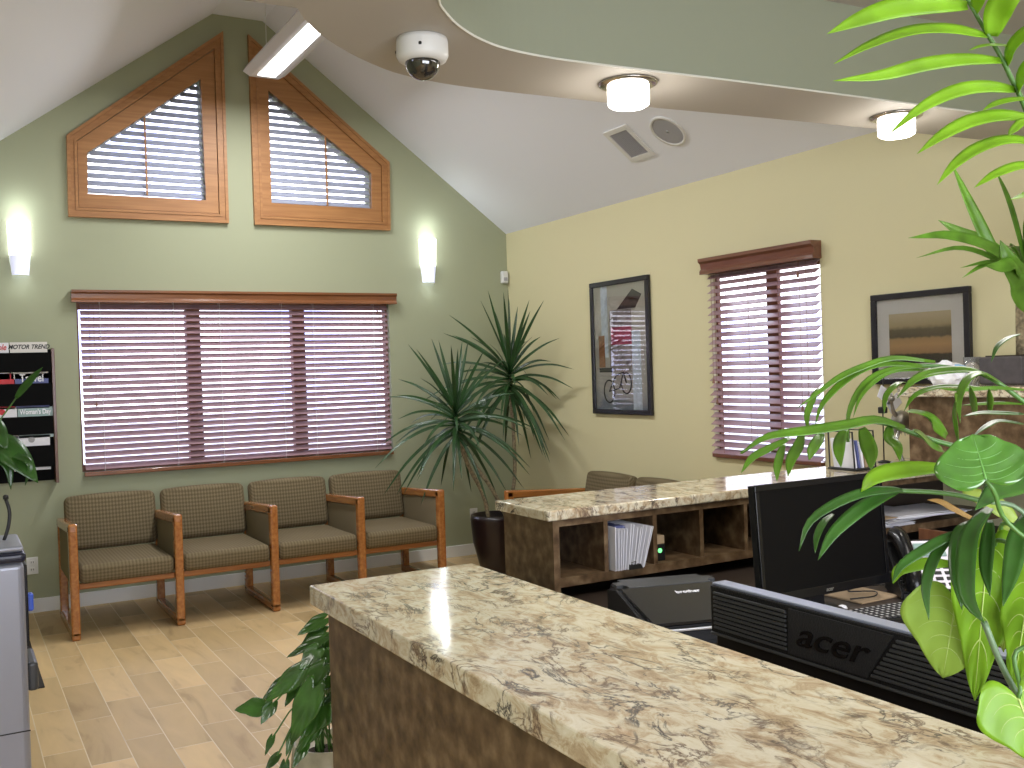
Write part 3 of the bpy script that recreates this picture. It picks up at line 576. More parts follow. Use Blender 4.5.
# ------------------------------------------------------------------ on the far counter
t=thing('file_holder','black wire file holder on the far counter, behind the top corner of the dark monitor','file holder',(3.46,3.08,1.07))
bm=B(); 
for x in (3.40,3.53): 
    tube(bm,[(x,3.02,1.078),(x-.012,3.02,1.24),(x-.005,3.16,1.24),(x,3.16,1.078),(x,3.02,1.078)],.004,8)
box(bm,3.395,3.535,3.01,3.17,1.0715,1.079,bev=.002); obj('frame',bm,'ink',t)
for i,(m_,l_) in enumerate((('paper','white brochure at the left in the black file holder'),('paper2','dark blue booklet in the middle of the black file holder'),('paper','white brochure behind the blue booklet in the file holder'),('kraft','patterned tan booklet at the right in the black file holder'))):
    mx=Matrix.Translation((3.415+i*.022,3.03,1.080))@Matrix.Rotation(-.16,4,'Y'); bm=B(); box(bm,0,.012,0,.12,0,.13-.008*i,mx=mx); tag(obj('booklet',bm,m_),l_,'booklet','booklets in the file holder')
t=thing('bird_ornament','pale metal bird ornament on bent wire legs standing on the far counter','ornament',(3.79,3.09,1.07))
bm=B(); lathe(bm,(3.795,3.090,1.073),[(.055,-.0025),(.055,.004),(.050,.007)],28); obj('base',bm,'silver',t,True)
for dx,dy in ((-.012,0),(.014,.01)):
    bm=B(); tube(bm,bez([(3.800+dx,3.090+dy,1.078),(3.775+dx,3.090+dy,1.13),(3.755+dx,3.090+dy,1.17),(3.785+dx,3.090+dy,1.23)],14),.0035,8); obj('leg',bm,'silver',t,True)
bm=B(); c=Vector((3.790,3.090,1.265)); lathe(bm,c,[(.004,-.05),(.022,-.042),(.040,-.02),(.046,.004),(.040,.026),(.024,.042),(.004,.050)],22); obj('body',bm,'bronze',t,True)
bm=B(); tube(bm,bez([(3.765,3.090,1.285),(3.740,3.090,1.31),(3.730,3.090,1.345),(3.715,3.080,1.365)],12),[.012-.0006*i for i in range(13)],10); lathe(bm,(3.713,3.080,1.372),[(.002,-.018),(.014,-.010),(.018,0),(.013,.012),(.002,.017)],14); tube(bm,[(3.705,3.075,1.37),(3.670,3.060,1.362)],[.006,.001],8); obj('head',bm,'bronze',t,True)
bm=B()
for k in range(9):
    a=k/9*2*PI; tube(bm,[c+Vector((.03*math.cos(a),.03*math.sin(a),-.03)),c+Vector((.042*math.cos(a),.042*math.sin(a),-.066))],[.006,.001],6)
obj('tail_feathers',bm,'bronze',t)
t=thing('memo_holder','thin black memo stand holding white cards, on the far counter before the second picture','memo holder',(3.770,3.170,1.07))
bm=B(); tube(bm,[(3.775,3.180,1.075),(3.775,3.180,1.33),(3.785,3.180,1.47)],.003,8); lathe(bm,(3.775,3.180,1.0705),[(.028,0),(.028,.006),(.01,.012)],20); obj('rod',bm,'ink',t,True)
bm=B(); box(bm,3.758,3.792,3.165,3.195,1.30,1.33,bev=.004); obj('clamp',bm,'ink',t)
for (x,z,a) in ((3.77,1.385,.5),(3.83,1.345,-.6)):
    bm=B(); box(bm,-.045,.045,-.001,.001,-.03,.03,mx=Matrix.Translation((x,3.16,z))@Matrix.Rotation(a,4,'Y')); obj('card',bm,'paper',t)
# crumpled bag + cup on hutch
t=thing('tissue_packet','crumpled white and blue tissue packet on the raised granite ledge','tissue packet',(3.78,2.80,1.428))
bm=B(); bmesh.ops.create_icosphere(bm,subdivisions=3,radius=1); rn=random.Random(3)
for v in bm.verts:
    k=1+rn.uniform(-.16,.16); z=v.co.z*k; v.co=Vector((3.79+v.co.x*.085*k,2.84+v.co.y*.075*k,1.429+max(0,(z+.75)*.06)))
obj('packet',bm,'paper',t)
bm=B(); bmesh.ops.create_icosphere(bm,subdivisions=2,radius=1)
for v in bm.verts: k=1+rn.uniform(-.2,.2); v.co=Vector((3.80+v.co.x*.04*k,2.80+v.co.y*.035*k,1.50+v.co.z*.02*k))
obj('printed_patch',bm,'cyan',t)
bm=B(); lathe(bm,(3.90,2.80,1.4285),[(.028,0),(.034,.07),(.036,.12),(.033,.12),(.031,.07),(.002,.004)],26,caps=(True,False)); tag(obj('clear_cup',bm,'clear',None,True),'clear plastic cup standing right of the crumpled tissue packet','cup')
# ------------------------------------------------------------------ yucca on hutch
t=thing('potted_yucca','woody-stemmed yucca with spiky green leaves in a charcoal pot on the raised ledge','potted plant',(3.93,2.62,1.428))
bm=B(); box(bm,3.83,4.17,2.52,2.72,1.4285,1.547,bev=.008); obj('pot',bm,'potgrey',t)
bobj('soil',(3.85,4.15,2.54,2.70,1.545,1.552),'soil',t)
bm=B(); tube(bm,[(3.955,2.60,1.55),(3.95,2.60,1.65),(3.955,2.60,1.80),(3.99,2.60,1.92)],[.026,.022,.022,.018],12); obj('trunk',bm,'trunk',t,True)
bm=B(); rn=random.Random(11)
D0=4.15
def lf(pts,w,fold=.3,nr=None):
    P=[at(x,y,d) for x,y,d in pts]; blade(bm,P,w,nr or (Vector((0,0,H))-P[0]).normalized()+Vector((0,0,.3)),fold)
lf([(1035,285,4.05),(1000,262,4.0),(975,215,4.0),(951,162,4.05)],.050,nr=(-.5,-.5,.2))
lf([(1035,285,4.05),(995,250,3.9),(950,236,3.8),(908,238,3.75)],.045)
lf([(1030,280,4.05),(990,245,4.1),(960,232,4.15),(938,220,4.2)],.045)
lf([(1035,290,4.05),(1000,262,4.0),(960,248,3.95),(916,258,3.95)],.022)
lf([(1035,295,4.05),(1005,270,4.0),(990,262,3.95),(960,268,3.9)],.022)
lf([(1035,310,4.05),(1010,265,4.0),(985,265,3.95),(962,278,3.9)],.025)
lf([(1035,292,4.05),(1015,266,3.9),(1000,268,3.85),(985,266,3.8)],.06)
lf([(1033,300,4.05),(1022,285,4.0),(1010,262,3.9),(1000,240,3.9)],.07)
lf([(1033,310,4.05),(1026,300,4.0),(1016,282,3.95),(1003,270,3.9)],.09)
for k in range(16):
    a=rn.uniform(-1.2,1.9); L=rn.uniform(.3,.5); c0=Vector((3.995,2.60,1.92)); el=rn.uniform(-.1,1.3); d=Vector((math.cos(a)*math.cos(el),math.sin(a)*math.cos(el)*.5,math.sin(el)))
    d.x*=.4
    blade(bm,[c0,c0+d*L*.5+Vector((0,0,.04)),c0+d*L],.045,(0,-.6,.8))
thicken(obj('leaves',bm,'leafU',t,True))
t=thing('curly_fern','dark green plant with thin curling leaves behind the yucca at the right edge','potted plant',(4.12,2.30,1.428))
bm=B(); lathe(bm,(4.13,2.30,1.4285),[(.075,0),(.10,.16),(.092,.16),(.07,.02)],28,caps=(True,False)); obj('pot',bm,'potgrey',t,True)
bm=B(); lathe(bm,(4.13,2.30,1.56),[(.09,0),(.07,.012)],24); obj('soil',bm,'soil',t)
bm=B(); c0=Vector((4.12,2.33,1.57))
tube(bm,[(4.13,2.30,1.55),(4.10,2.36,1.75),(4.10,2.42,1.95)],.012,8); obj('stem',bm,'trunk',t,True)
bm=B(); c0=Vector((4.10,2.42,1.95))
for k in range(150):
    a=rn.uniform(0,2*PI); el=rn.uniform(-.5,1.2); L=rn.uniform(.08,.2); d=Vector((math.cos(a)*math.cos(el)*(.45 if math.cos(a)>0 else 1),math.sin(a)*math.cos(el)*.7,math.sin(el)))
    p=c0+d*L; blade(bm,[c0+d*.02,c0+d*L*.7+Vector((0,0,.02)),p,p+Vector((rn.uniform(-.04,.04),rn.uniform(-.04,.04),-.05))],.007,(0,-.6,.8),n=8)
obj('leaves',bm,'leafDk',t,True)
# ------------------------------------------------------------------ corner dracaena
t=thing('dracaena','tall dracaena with drooping dark leaves on three canes in the corner','potted plant',(3.66,6.72,0))
bm=B(); lathe(bm,(3.64,6.74,0),[(.10,0),(.13,.03),(.185,.25),(.20,.42),(.195,.455),(.178,.455),(.175,.40),(.02,.38)],44,caps=(True,False)); obj('pot',bm,'potblack',t,True)
bm=B(); lathe(bm,(3.64,6.74,.40),[(.174,0),(.15,.012)],28); obj('soil',bm,'soil',t)
heads=[]
for pts,hd in (([(3.56,6.70,.40),(3.52,6.72,.62),(3.42,6.76,.85),(3.34,6.78,1.10)],1),([(3.72,6.70,.40),(3.62,6.76,.65),(3.48,6.82,.88),(3.37,6.80,1.10)],1),([(3.76,6.78,.40),(3.88,6.86,.70),(3.92,6.92,1.05),(3.90,6.92,1.40)],1)):
    bm=B(); tube(bm,bez(pts,16),.015,10); obj('cane',bm,'trunk',t,True)
rn=random.Random(5)
def rosette(c,n,Ls,spread):
    bm=B(); c=Vector(c)
    for k in range(n):
        a=k*2.39996+rn.uniform(-.25,.25); f=k/n; el=math.radians(84-128*f**.72+rn.uniform(-9,9)); L=rn.uniform(*Ls)*(1 if f<.75 else .85)
        hx=Vector((math.cos(a),math.sin(a),0)); d=hx*math.cos(el)+Vector((0,0,math.sin(el)))
        if c.y+hx.y*L*.95>YB-.05: hx.y*=.5
        if c.x+hx.x*L>XR-.06: hx.x*=(XR-.06-c.x)/(hx.x*L)
        d=(hx*math.cos(el)+Vector((0,0,math.sin(el)))); s=c+Vector((0,0,.12-.20*f)); droop=L*(.10+.42*f)*max(.25,math.cos(el))
        P=[s,s+d*L*.33+Vector((0,0,.0)),s+d*L*.68-Vector((0,0,droop*.35)),s+d*L-Vector((0,0,droop))]
        side=Vector((0,0,1)) if abs(el)<1.2 else Vector((rn.uniform(-1,1),rn.uniform(-1,1),.2)); 
        blade(bm,P,.029,side*.7+Vector((-.3,-.75,0)),.35,12,prof=lambda v:min(1,.45+v*2.2)*(1-v**3.2)+.02)
    return bm
thicken(obj('foliage',rosette((3.90,6.92,1.46),66,(.50,.72),1),'leafDr',t,True),.0008)
thicken(obj('foliage',rosette((3.34,6.78,1.16),60,(.48,.68),1),'leafDr',t,True),.0008)
# ------------------------------------------------------------------ floor pothos by the near counter
t=thing('pothos','trailing pothos with dark heart-shaped leaves in a cream pot left of the near counter','potted plant',(.84,2.52,0))
bm=B(); lathe(bm,(.84,2.52,.44),[(.06,0),(.085,.03),(.10,.10),(.092,.155),(.084,.155),(.08,.10),(.02,.09)],32,caps=(True,False)); obj('pot',bm,'potcream',t,True)
bm=B(); lathe(bm,(.84,2.52,.555),[(.083,0),(.06,.01)],24); obj('soil',bm,'soil',t)
st=thing('plant_stand','small dark stand holding the cream pothos pot beside the near counter','plant stand',(.84,2.52,0))
bm=B(); lathe(bm,(.84,2.52,.415),[(.12,0),(.12,.022)],32); obj('top',bm,'rackwood',st)
for k in range(4):
    a=k*PI/2+PI/4; bm=B(); tube(bm,[(.84+.09*math.cos(a),2.52+.09*math.sin(a),.415),(.84+.11*math.cos(a),2.52+.11*math.sin(a),0)],.011,8); obj('leg',bm,'rackwood',st)
def nview(p,jit=.25,r=rn): return ((Vector((0,0,H))-p).normalized()*.7+Vector((r.uniform(-jit,jit),r.uniform(-jit,jit),.45+r.uniform(-jit,jit)))).normalized()
L1=[((262,707),(235,709),20,2.50),((284,680),(262,700),11,2.52),((272,704),(261,724),13,2.50),((303,670),(264,702),20,2.48),((322,639),(286,656),14,2.55),((324,619),(297,634),15,2.6),((317,650),(299,669),18,2.5),((323,667),(297,694),20,2.46),((313,690),(289,746),27,2.42),((323,706),(304,737),30,2.46),((328,676),(308,692),20,2.5),((272,738),(265,755),7,2.5),((277,756),(264,772),9,2.48),((292,735),(286,756),8,2.5),((322,628),(300,645),15,2.6),((330,640),(312,658),16,2.58),((300,680),(284,706),15,2.5),((318,722),(296,752),18,2.45),((334,700),(318,730),20,2.5),((330,655),(318,680),18,2.52),((305,745),(292,768),12,2.45),((285,765),(280,790),10,2.48)]
bm=B(); bs=B(); crown=Vector((.84,2.52,.57))
for i,(b,tp,w,D) in enumerate(L1):
    p,q=at(*b,D),at(*tp,D-.03); heart(bm,p,q,w/F*D*1.15,nview(p)); mid=(p+crown)/2+Vector((0,0,.10)); tube(bs,bez([crown+Vector((rn.uniform(-.04,.04),rn.uniform(-.04,.04),-.01)),mid,p],10),.0022,6)
thicken(obj('leaves',bm,'leafP',t,True)); obj('stems',bs,'stem',t,True)
# ------------------------------------------------------------------ foreground palm and philodendron on the near counter
PT=Vector((1.025,.47,1.0705))
t=thing('parlor_palm','bright green parlor palm arching over the near counter at the right edge','potted plant',PT)
bm=B(); lathe(bm,PT,[(.055,0),(.07,.02),(.085,.13),(.088,.15),(.078,.15),(.074,.12),(.01,.11)],36,caps=(True,False)); obj('pot',bm,'potwhite',t,True)
bm=B(); lathe(bm,PT+Vector((0,0,.125)),[(.076,0),(.05,.01)],24); obj('soil',bm,'soil',t)
root=PT+Vector((0,0,.125))
def LB(bm,pts,wpx,D,D2=None,fold=.2,jit=.25,n=14):
    D2=D if D2 is None else D2; k=len(pts)-1; P=[at(x,y,D+(D2-D)*i/k) for i,(x,y) in enumerate(pts)]
    blade(bm,P,wpx/F*(D+D2)/2*1.08,nview(P[0],jit),fold,n)
def frond(rach,leaves,m,D,rw=.0019,ctrl=None,ws=1):
    r=B(); P=[at(x,y,D) for x,y in rach]; tube(r,bez([root]+(ctrl or [])+P,40),[.0034-(.0034-rw)*k/40 for k in range(41)],8); ro=obj('frond_stem',r,'stem',t,True)
    b=B()
    for pts,w,*dd in leaves: LB(b,pts,w*ws,D,D+(dd[0] if dd else -.05))
    thicken(obj('frond_leaflets',b,m,ro,True),.0005)
frond([(1040,150),(1024,105),(1012,80),(1000,55),(985,30),(965,-5),(945,-40)],[
 ([(967,6),(935,5),(895,9),(860,20),(827,34)],16),([(986,36),(950,30),(912,32),(872,45),(834,64)],14),([(1002,61),(965,60),(925,65),(880,76),(833,81)],11),
 ([(1016,90),(985,87),(955,92),(922,108),(888,135)],11),([(1032,118),(1000,116),(970,122),(942,136),(917,154)],12),([(1046,146),(1012,140),(982,147),(957,163),(937,185)],11),([(1050,175),(1024,166),(997,174),(974,188)],9),
 ([(992,36),(998,12),(1012,-8),(1040,-35)],20),([(1007,64),(1014,46),(1030,32),(1060,20)],15),([(975,12),(980,-5),(988,-25),(1000,-50)],14),([(1012,46),(995,45),(982,46),(969,50)],5),([(1030,98),(1010,100),(995,104),(983,110)],6),
 ([(1018,92),(1022,78),(1035,60),(1060,50)],12),([(950,-30),(920,-35),(880,-25),(850,-5)],14),([(1040,128),(1024,122),(1014,130),(1008,136)],7),([(1060,215),(1040,190),(1024,196),(1010,200)],7)],'leafL',1.02,ctrl=[at(1200,500,.95),at(1080,280,1.0)],ws=1.28)
frond([(1060,430),(1024,402),(997,382),(975,372),(935,366),(898,368),(873,378),(857,394),(848,418),(848,442)],[
 ([(935,362),(894,358),(865,366),(840,377),(819,392),(796,409)],8),([(925,366),(886,364),(862,370),(840,385),(822,405),(815,426)],10),([(930,367),(898,368),(873,377),(857,394),(848,417),(848,441)],8),
 ([(925,370),(894,371),(874,382),(860,398),(853,418)],6),([(819,388),(813,398),(807,415),(808,431)],8),([(1000,382),(981,373),(967,380),(959,399),(960,423)],11,-.07),
 ([(997,390),(956,386),(933,388),(914,396),(904,411)],8),([(990,377),(968,370),(935,372),(914,380),(897,398)],13),([(905,382),(897,384),(886,396),(884,414)],8),
 ([(1024,404),(1000,403),(980,404),(962,405)],5),([(1024,390),(995,388),(960,390),(935,388)],5)],'leafM',1.15,ctrl=[at(1190,560,.95),at(1110,460,1.1)],ws=.78)
frond([(1060,480),(990,455),(943,443),(912,433),(887,424),(864,422),(830,428),(800,432),(767,438),(741,453)],[
 ([(905,428),(877,420),(848,425),(809,431),(767,437),(740,454)],13),([(790,438),(770,448),(752,458),(741,473)],9),([(784,443),(780,455),(777,468),(777,481)],9),([(802,434),(798,447),(791,460),(788,476)],13),
 ([(822,432),(818,440),(812,450),(809,460)],12),([(845,429),(840,440),(839,452),(841,467)],13),([(862,428),(867,442),(871,455),(871,470)],17),([(890,426),(889,438),(897,447),(900,461)],13),
 ([(946,436),(930,420),(918,414),(907,412)],18),([(943,450),(930,444),(920,436),(913,430)],20),([(958,440),(955,415),(957,400),(955,392)],7),([(975,415),(973,400),(970,385)],8),([(990,412),(990,400),(989,388)],7)],'leafM',1.10,ctrl=[at(1190,600,.95),at(1110,510,1.05)],ws=.85)
frond([(1050,470),(1015,490),(985,500),(957,495),(930,492),(890,491),(863,494),(832,506)],[
 ([(905,491),(890,490),(863,493),(833,505),(809,523),(799,551)],10),([(897,491),(878,499),(857,512),(833,534),(818,560)],14),([(833,514),(824,522),(817,536),(815,553)],7),
 ([(975,529),(946,538),(921,552),(901,566),(892,583)],10),([(957,533),(937,553),(926,585),(929,620)],10),([(990,508),(972,530),(966,560),(968,598),(985,624)],18,-.1),([(975,522),(961,535),(957,570),(962,610)],16),([(990,520),(988,540),(986,567),(990,596)],13),
 ([(1040,505),(1020,532),(1012,568),(1003,606)],18,-.1),([(1050,470),(1020,484),(995,492),(975,510)],20,-.1),([(1024,424),(1000,421),(987,426),(973,436)],7),([(1024,414),(1000,413),(980,413),(963,416)],6),([(1020,334),(1008,338),(997,347),(991,362)],5)],'leafD',1.0,ctrl=[at(1190,620,.95),at(1120,500,1.0)])
bm=B()
for pts in ([(1100,790),(1040,700),(1024,630),(1008,570)],[(1110,800),(1050,720),(1030,640),(1014,560)]):
    tube(bm,bez([root]+[at(x,y,1.0) for x,y in pts[1:]],20),.0032,8)
obj('cane',bm,'cane',t,True)
# philodendron
PT2=Vector((1.02,.22,1.0705))
t=thing('philodendron','lime green heart-leaved philodendron drooping at the right over the near counter','potted plant',PT2)
bm=B(); lathe(bm,PT2,[(.06,0),(.075,.03),(.09,.12),(.095,.14),(.082,.14),(.078,.11),(.01,.10)],36,caps=(True,False)); obj('pot',bm,'potcream',t,True)
bm=B(); lathe(bm,PT2+Vector((0,0,.118)),[(.08,0),(.05,.01)],24); obj('soil',bm,'soil',t)
root2=PT2+Vector((0,0,.12))
def hl(base,tip,w,D,m,D2=None,nr=None,stem=True,mid=None,lobe=.22,curl=.12,rnd=False):
    D2=D if D2 is None else D2; p,q=at(*base,D),at(*tip,D2); b=B(); Sf,qq=heart(b,p,q,w/F*D,nr or nview(p,.12),lobe,curl,16,rnd,.022 if m=='leafG' else .010); l=thicken(obj('leaf',b,m,t,True),.0006); obj('veins',veins(Sf,qq),{'leafG':'veinG'}.get(m,'veinL'),l,True)
    if stem:
        s=B(); m_=mid or at(base[0]+60,base[1]+40,D); tube(s,bez([root2,m_,p],18),.0022,7); obj('petiole',s,'stem',l,True)
hl((986,480),(973,434),94,.90,'leafG',.92,lobe=.16,curl=.05,mid=at(1060,560,.9),rnd=True)
hl((956,604),(942,678),106,1.03,'leafQ',1.02,mid=at(1040,560,.98))
hl((988,545),(974,704),66,1.0,'leafL',1.0,lobe=.10,mid=at(1050,560,.95))
hl((1018,698),(1046,768),98,.90,'leafL',.88,mid=at(1060,650,.9),lobe=.3)
hl((996,535),(1005,655),52,1.05,'leafY',1.05,lobe=.12,mid=at(1050,540,1.0))
hl((1030,590),(1012,685),50,.97,'leafL',.97,mid=at(1060,600,.97))
hl((1040,640),(1030,735),60,.99,'leafL',.97,mid=at(1070,640,.97))
b=B(); P=[at(x,y,.98) for x,y in [(946,468),(907,470),(876,477),(861,492)]]; blade(b,P,20/F*.98,nview(P[0],.05),.15); thicken(obj('leaf',b,'leafL',t,True))
b=B(); P=[at(x,y,1.03) for x,y in [(953,564),(925,564),(900,570),(893,584)]]; blade(b,P,14/F*1.03,nview(P[0],.05),.15); thicken(obj('leaf',b,'leafL',t,True))
b=B(); P=[at(x,y,1.05) for x,y in [(962,492),(985,500),(1005,512),(1020,524)]]; blade(b,P,20/F*1.05,nview(P[0],.05),.15); thicken(obj('leaf',b,'leafY',t,True),.0006)
b=B(); P=[at(x,y,1.04) for x,y in [(978,522),(955,510),(940,502),(927,500)]]; blade(b,P,7/F*1.04,nview(P[0],.05),.15); thicken(obj('leaf',b,'leafT',t,True),.0006)['label']='tan dried leaf'
b=B(); tube(b,bez([root2,at(1060,760,.93),at(1024,705,.93),at(1003,668,.93),at(984,622,.93)],24),.003,8); tube(b,bez([root2,at(1100,650,.95),at(1030,520,.97),at(988,500,.97),at(986,478,.92)],24),.0025,8); obj('vine',b,'cane',t,True)
# ------------------------------------------------------------------ water cooler and plant on it
t=thing('water_cooler','silver and navy water cooler standing at the left edge','water cooler',(0,3.92,0))
bm=B(); box(bm,-.20,.205,3.74,4.08,.0,.955,bev=.02,seg=4); obj('cabinet',bm,'coolgrey',t)
bm=B(); box(bm,-.205,.212,3.732,4.088,.955,.992,bev=.016,seg=4); obj('rim',bm,'navy',t)
bm=B(); box(bm,-.19,.205,3.745,4.075,.992,1.012,bev=.010,seg=3); obj('top',bm,'coolgrey',t)
bm=B(); box(bm,-.19,.2055,3.7385,3.7400,.385,.389); obj('seam',bm,'ink',t)
bm=B(); box(bm,.204,.216,3.79,4.03,.66,.94,bev=.004); obj('control_panel',bm,'black',t)
for y,m_ in ((3.85,'blue'),):
    bm=B(); box(bm,.21,.235,y-.02,y+.02,.77,.83,bev=.006); obj('tap',bm,m_,t)
bm=B(); box(bm,.204,.240,3.80,4.02,.50,.60,bev=.012,seg=3); obj('drip_tray',bm,'dkgrey',t)
t=thing('peace_lily','broad-leaved houseplant in a white pot on the water cooler','potted plant',(.02,3.88,1.012))
bm=B(); lathe(bm,(.035,3.87,1.0125),[(.075,0),(.083,.02),(.095,.13),(.086,.13),(.075,.02)],36,caps=(True,False)); obj('pot',bm,'potwhite',t,True)
bm=B(); lathe(bm,(.035,3.87,1.12),[(.084,0),(.05,.01)],24); obj('soil',bm,'soil',t)
rt=Vector((.035,3.87,1.125)); bm=B(); bs=B()
for pts,w in (([(-14,455),(0,446),(18,460),(38,483)],30),([(16,398),(24,388),(33,378),(43,367)],9),([(0,458),(14,456),(30,464),(25,486)],8),([(-16,452),(-4,456),(8,468),(11,490)],10),([(-40,440),(-20,425),(-5,432),(8,450)],26),([(-40,455),(-50,430),(-60,410),(-80,400)],28),([(-30,450),(-25,420),(-20,400),(-15,380)],24)):
    P=[at(x,y,3.78) for x,y in pts]; blade(bm,P,w/F*3.78,nview(P[0],.1),.2); tube(bs,bez([rt,(rt+P[0])/2+Vector((-.02,0,.03)),P[0]],10),.003,6)
thicken(obj('leaves',bm,'leafD',t,True)); obj('stems',bs,'stem',t,True)
bm=B(); tube(bm,bez([(.155,3.93,1.012),(.17,3.93,1.06),(.175,3.93,1.11),(.165,3.93,1.155)],14),.006,8); lathe(bm,(.165,3.93,1.155),[(.009,0),(.009,.012),(.004,.016)],12); tag(obj('gooseneck_tube',bm,'ink',None,True),'short bent black tube rising from the cooler top','tube')
t=thing('floor_mat','tan floor mat with a dark border at the left edge beyond the cooler','mat',(.08,6.2,0))
bobj('border',(-.24,.383,5.64,6.77,.0005,.007),'matdk',t,bev=.002); bobj('pile',(-.21,.353,5.67,6.74,.007,.009),'mattan',t)
# ------------------------------------------------------------------ magazine rack
t=rack=thing('magazine_rack','black wall-mounted magazine rack with wooden sides left of the wide window','magazine rack',(.35,YB,.89))
bobj('back',(.02,.622,YB-.02,YB-.002,.90,1.80),'shelfblk',t)
bobj('side_panel',(.622,.642,YB-.10,YB-.002,.885,1.803),'rackwood',t,bev=.002); bobj('side_panel',(.0,.02,YB-.10,YB-.002,.885,1.803),'rackwood',t,bev=.002)
for z0,zt in ((1.0,1.145),(1.222,1.345),(1.418,1.568),(1.645,1.777)):
    bm=B(); box(bm,.021,.621,YB-.092,YB-.084,z0,zt,bev=.001); obj('pocket',bm,'shelfblk',t)
mags=[('magazine','white magazine with a red title in the top pocket of the rack',.22,.365,1.60,1.846,'paper','People','red',.055,.3),('magazine','magazine with a black slanted title in the top pocket of the rack',.372,.60,1.60,1.848,'board','MOTOR TREND','ink',.040,.3),
('magazine','red magazine in the second pocket of the rack',.20,.39,1.40,1.640,'red','','',.05,0),('magazine','blue magazine with a bold white travel title in the second pocket of the rack',.395,.60,1.40,1.636,'paper2','Travel','paper',.075,0),
('magazine','white magazine with a red emblem in the third pocket of the rack',.22,.40,1.20,1.412,'paper','','red',.04,0),('magazine','pale teal magazine with a white title in the third pocket of the rack',.405,.62,1.20,1.408,'teal','Woman\'s Day','paper',.045,0),
('magazine','plain white magazine in the fourth pocket of the rack',.37,.595,.98,1.218,'paper','','red',.04,0)]
for nm,lab,x0,x1,z0,z1,m_,s,mc,sz,sh_ in mags:
    g=thing(nm,lab,'magazine',((x0+x1)/2,YB-.06,z0),'magazines in the wall rack'); bobj('cover',(x0,x1,YB-.082,YB-.074,z0,z1),m_,g)
    if s: text('title',s,sz,axes(((x0+x1)/2,YB-.0826,z1-.033),(1,0,0),(0,0,1),(0,-1,0)),mc,g,bold=.0012,shear=sh_,ext=.0004,sx=min(1,(x1-x0)*.95/(len(s)*sz*.56)))
    elif mc:
        bm=B(); lathe(bm,((x0+x1)/2,YB-.083,z1-.03),[(.02,0),(.02,.001)],20,ax='y'); obj('emblem',bm,mc if z0>1.1 else 'grillel',g)
# ------------------------------------------------------------------ wall items
def outlet(x,z,lab):
    t=thing('outlet',lab,'wall outlet',(x,YB,z)); bobj('cover_plate',(x-.036,x+.036,YB-.006,YB-.001,z-.058,z+.058),'whitepl',t,bev=.002)
    for dz in (-.025,.025):
        b=bobj('socket',(x-.016,x+.016,YB-.0085,YB-.006,z+dz-.014,z+dz+.014),'whitepl',t,bev=.002)
        bm=B(); box(bm,x-.008,x-.005,YB-.0095,YB-.0085,z+dz-.006,z+dz+.006); box(bm,x+.005,x+.008,YB-.0095,YB-.0085,z+dz-.006,z+dz+.006); obj('slots',bm,'ink',b)
outlet(.463,.322,'white wall outlet below the magazine rack near the cooler'); outlet(3.86,.335,'white wall outlet just left of the corner dracaena pot')
t=thing('motion_sensor','small white sensor high in the corner right of the sconce','sensor',(4.225,YB,2.36)); bobj('case',(4.19,4.25,YB-.045,YB-.001,2.31,2.415),'whitepl',t,bev=.010); bobj('lens',(4.203,4.237,YB-.048,YB-.045,2.33,2.36),'grillel',t,bev=.001)
def sconce(x,lab):
    t=thing('wall_sconce',lab,'wall lamp',(x,YB,2.31),'wall sconces')
    def half(z0,z1,r0,r1,name,m_):
        bm=B(); n=20; rings=[]
        for k in range(7):
            f=k/6; z=z0+(z1-z0)*f; r=r0+(r1-r0)*f; rings.append([bm.verts.new((x+r*math.cos(PI*j/n),YB-.004-r*1.05*math.sin(PI*j/n),z)) for j in range(n+1)])
        for a,b in zip(rings[:-1],rings[1:]):
            for j in range(n): bm.faces.new((a[j],a[j+1],b[j+1],b[j]))
        obj(name,bm,m_,t,True)
    half(2.306,2.44,.052,.065,'lower_shade','sconce2'); half(2.44,2.665,.065,.073,'upper_shade','sconce')
    bobj('backplate',(x-.045,x+.045,YB-.004,YB-.001,2.32,2.62),'whitepl',t)
    for z,e in ((2.76,1.1),(2.24,.3)):
        l=bpy.data.lights.new('sconce_bulb','POINT'); l.energy=e; l.color=(.88,.96,1) ; l.shadow_soft_size=.03; o=bpy.data.objects.new('sconce_bulb',l); COL.objects.link(o); o.location=(x,YB-.12,z); o.parent=t; o.matrix_parent_inverse=world(t).inverted()
sconce(.458,'lit white glass wall sconce left of the gable windows'); sconce(3.505,'lit white glass wall sconce right of the gable windows')
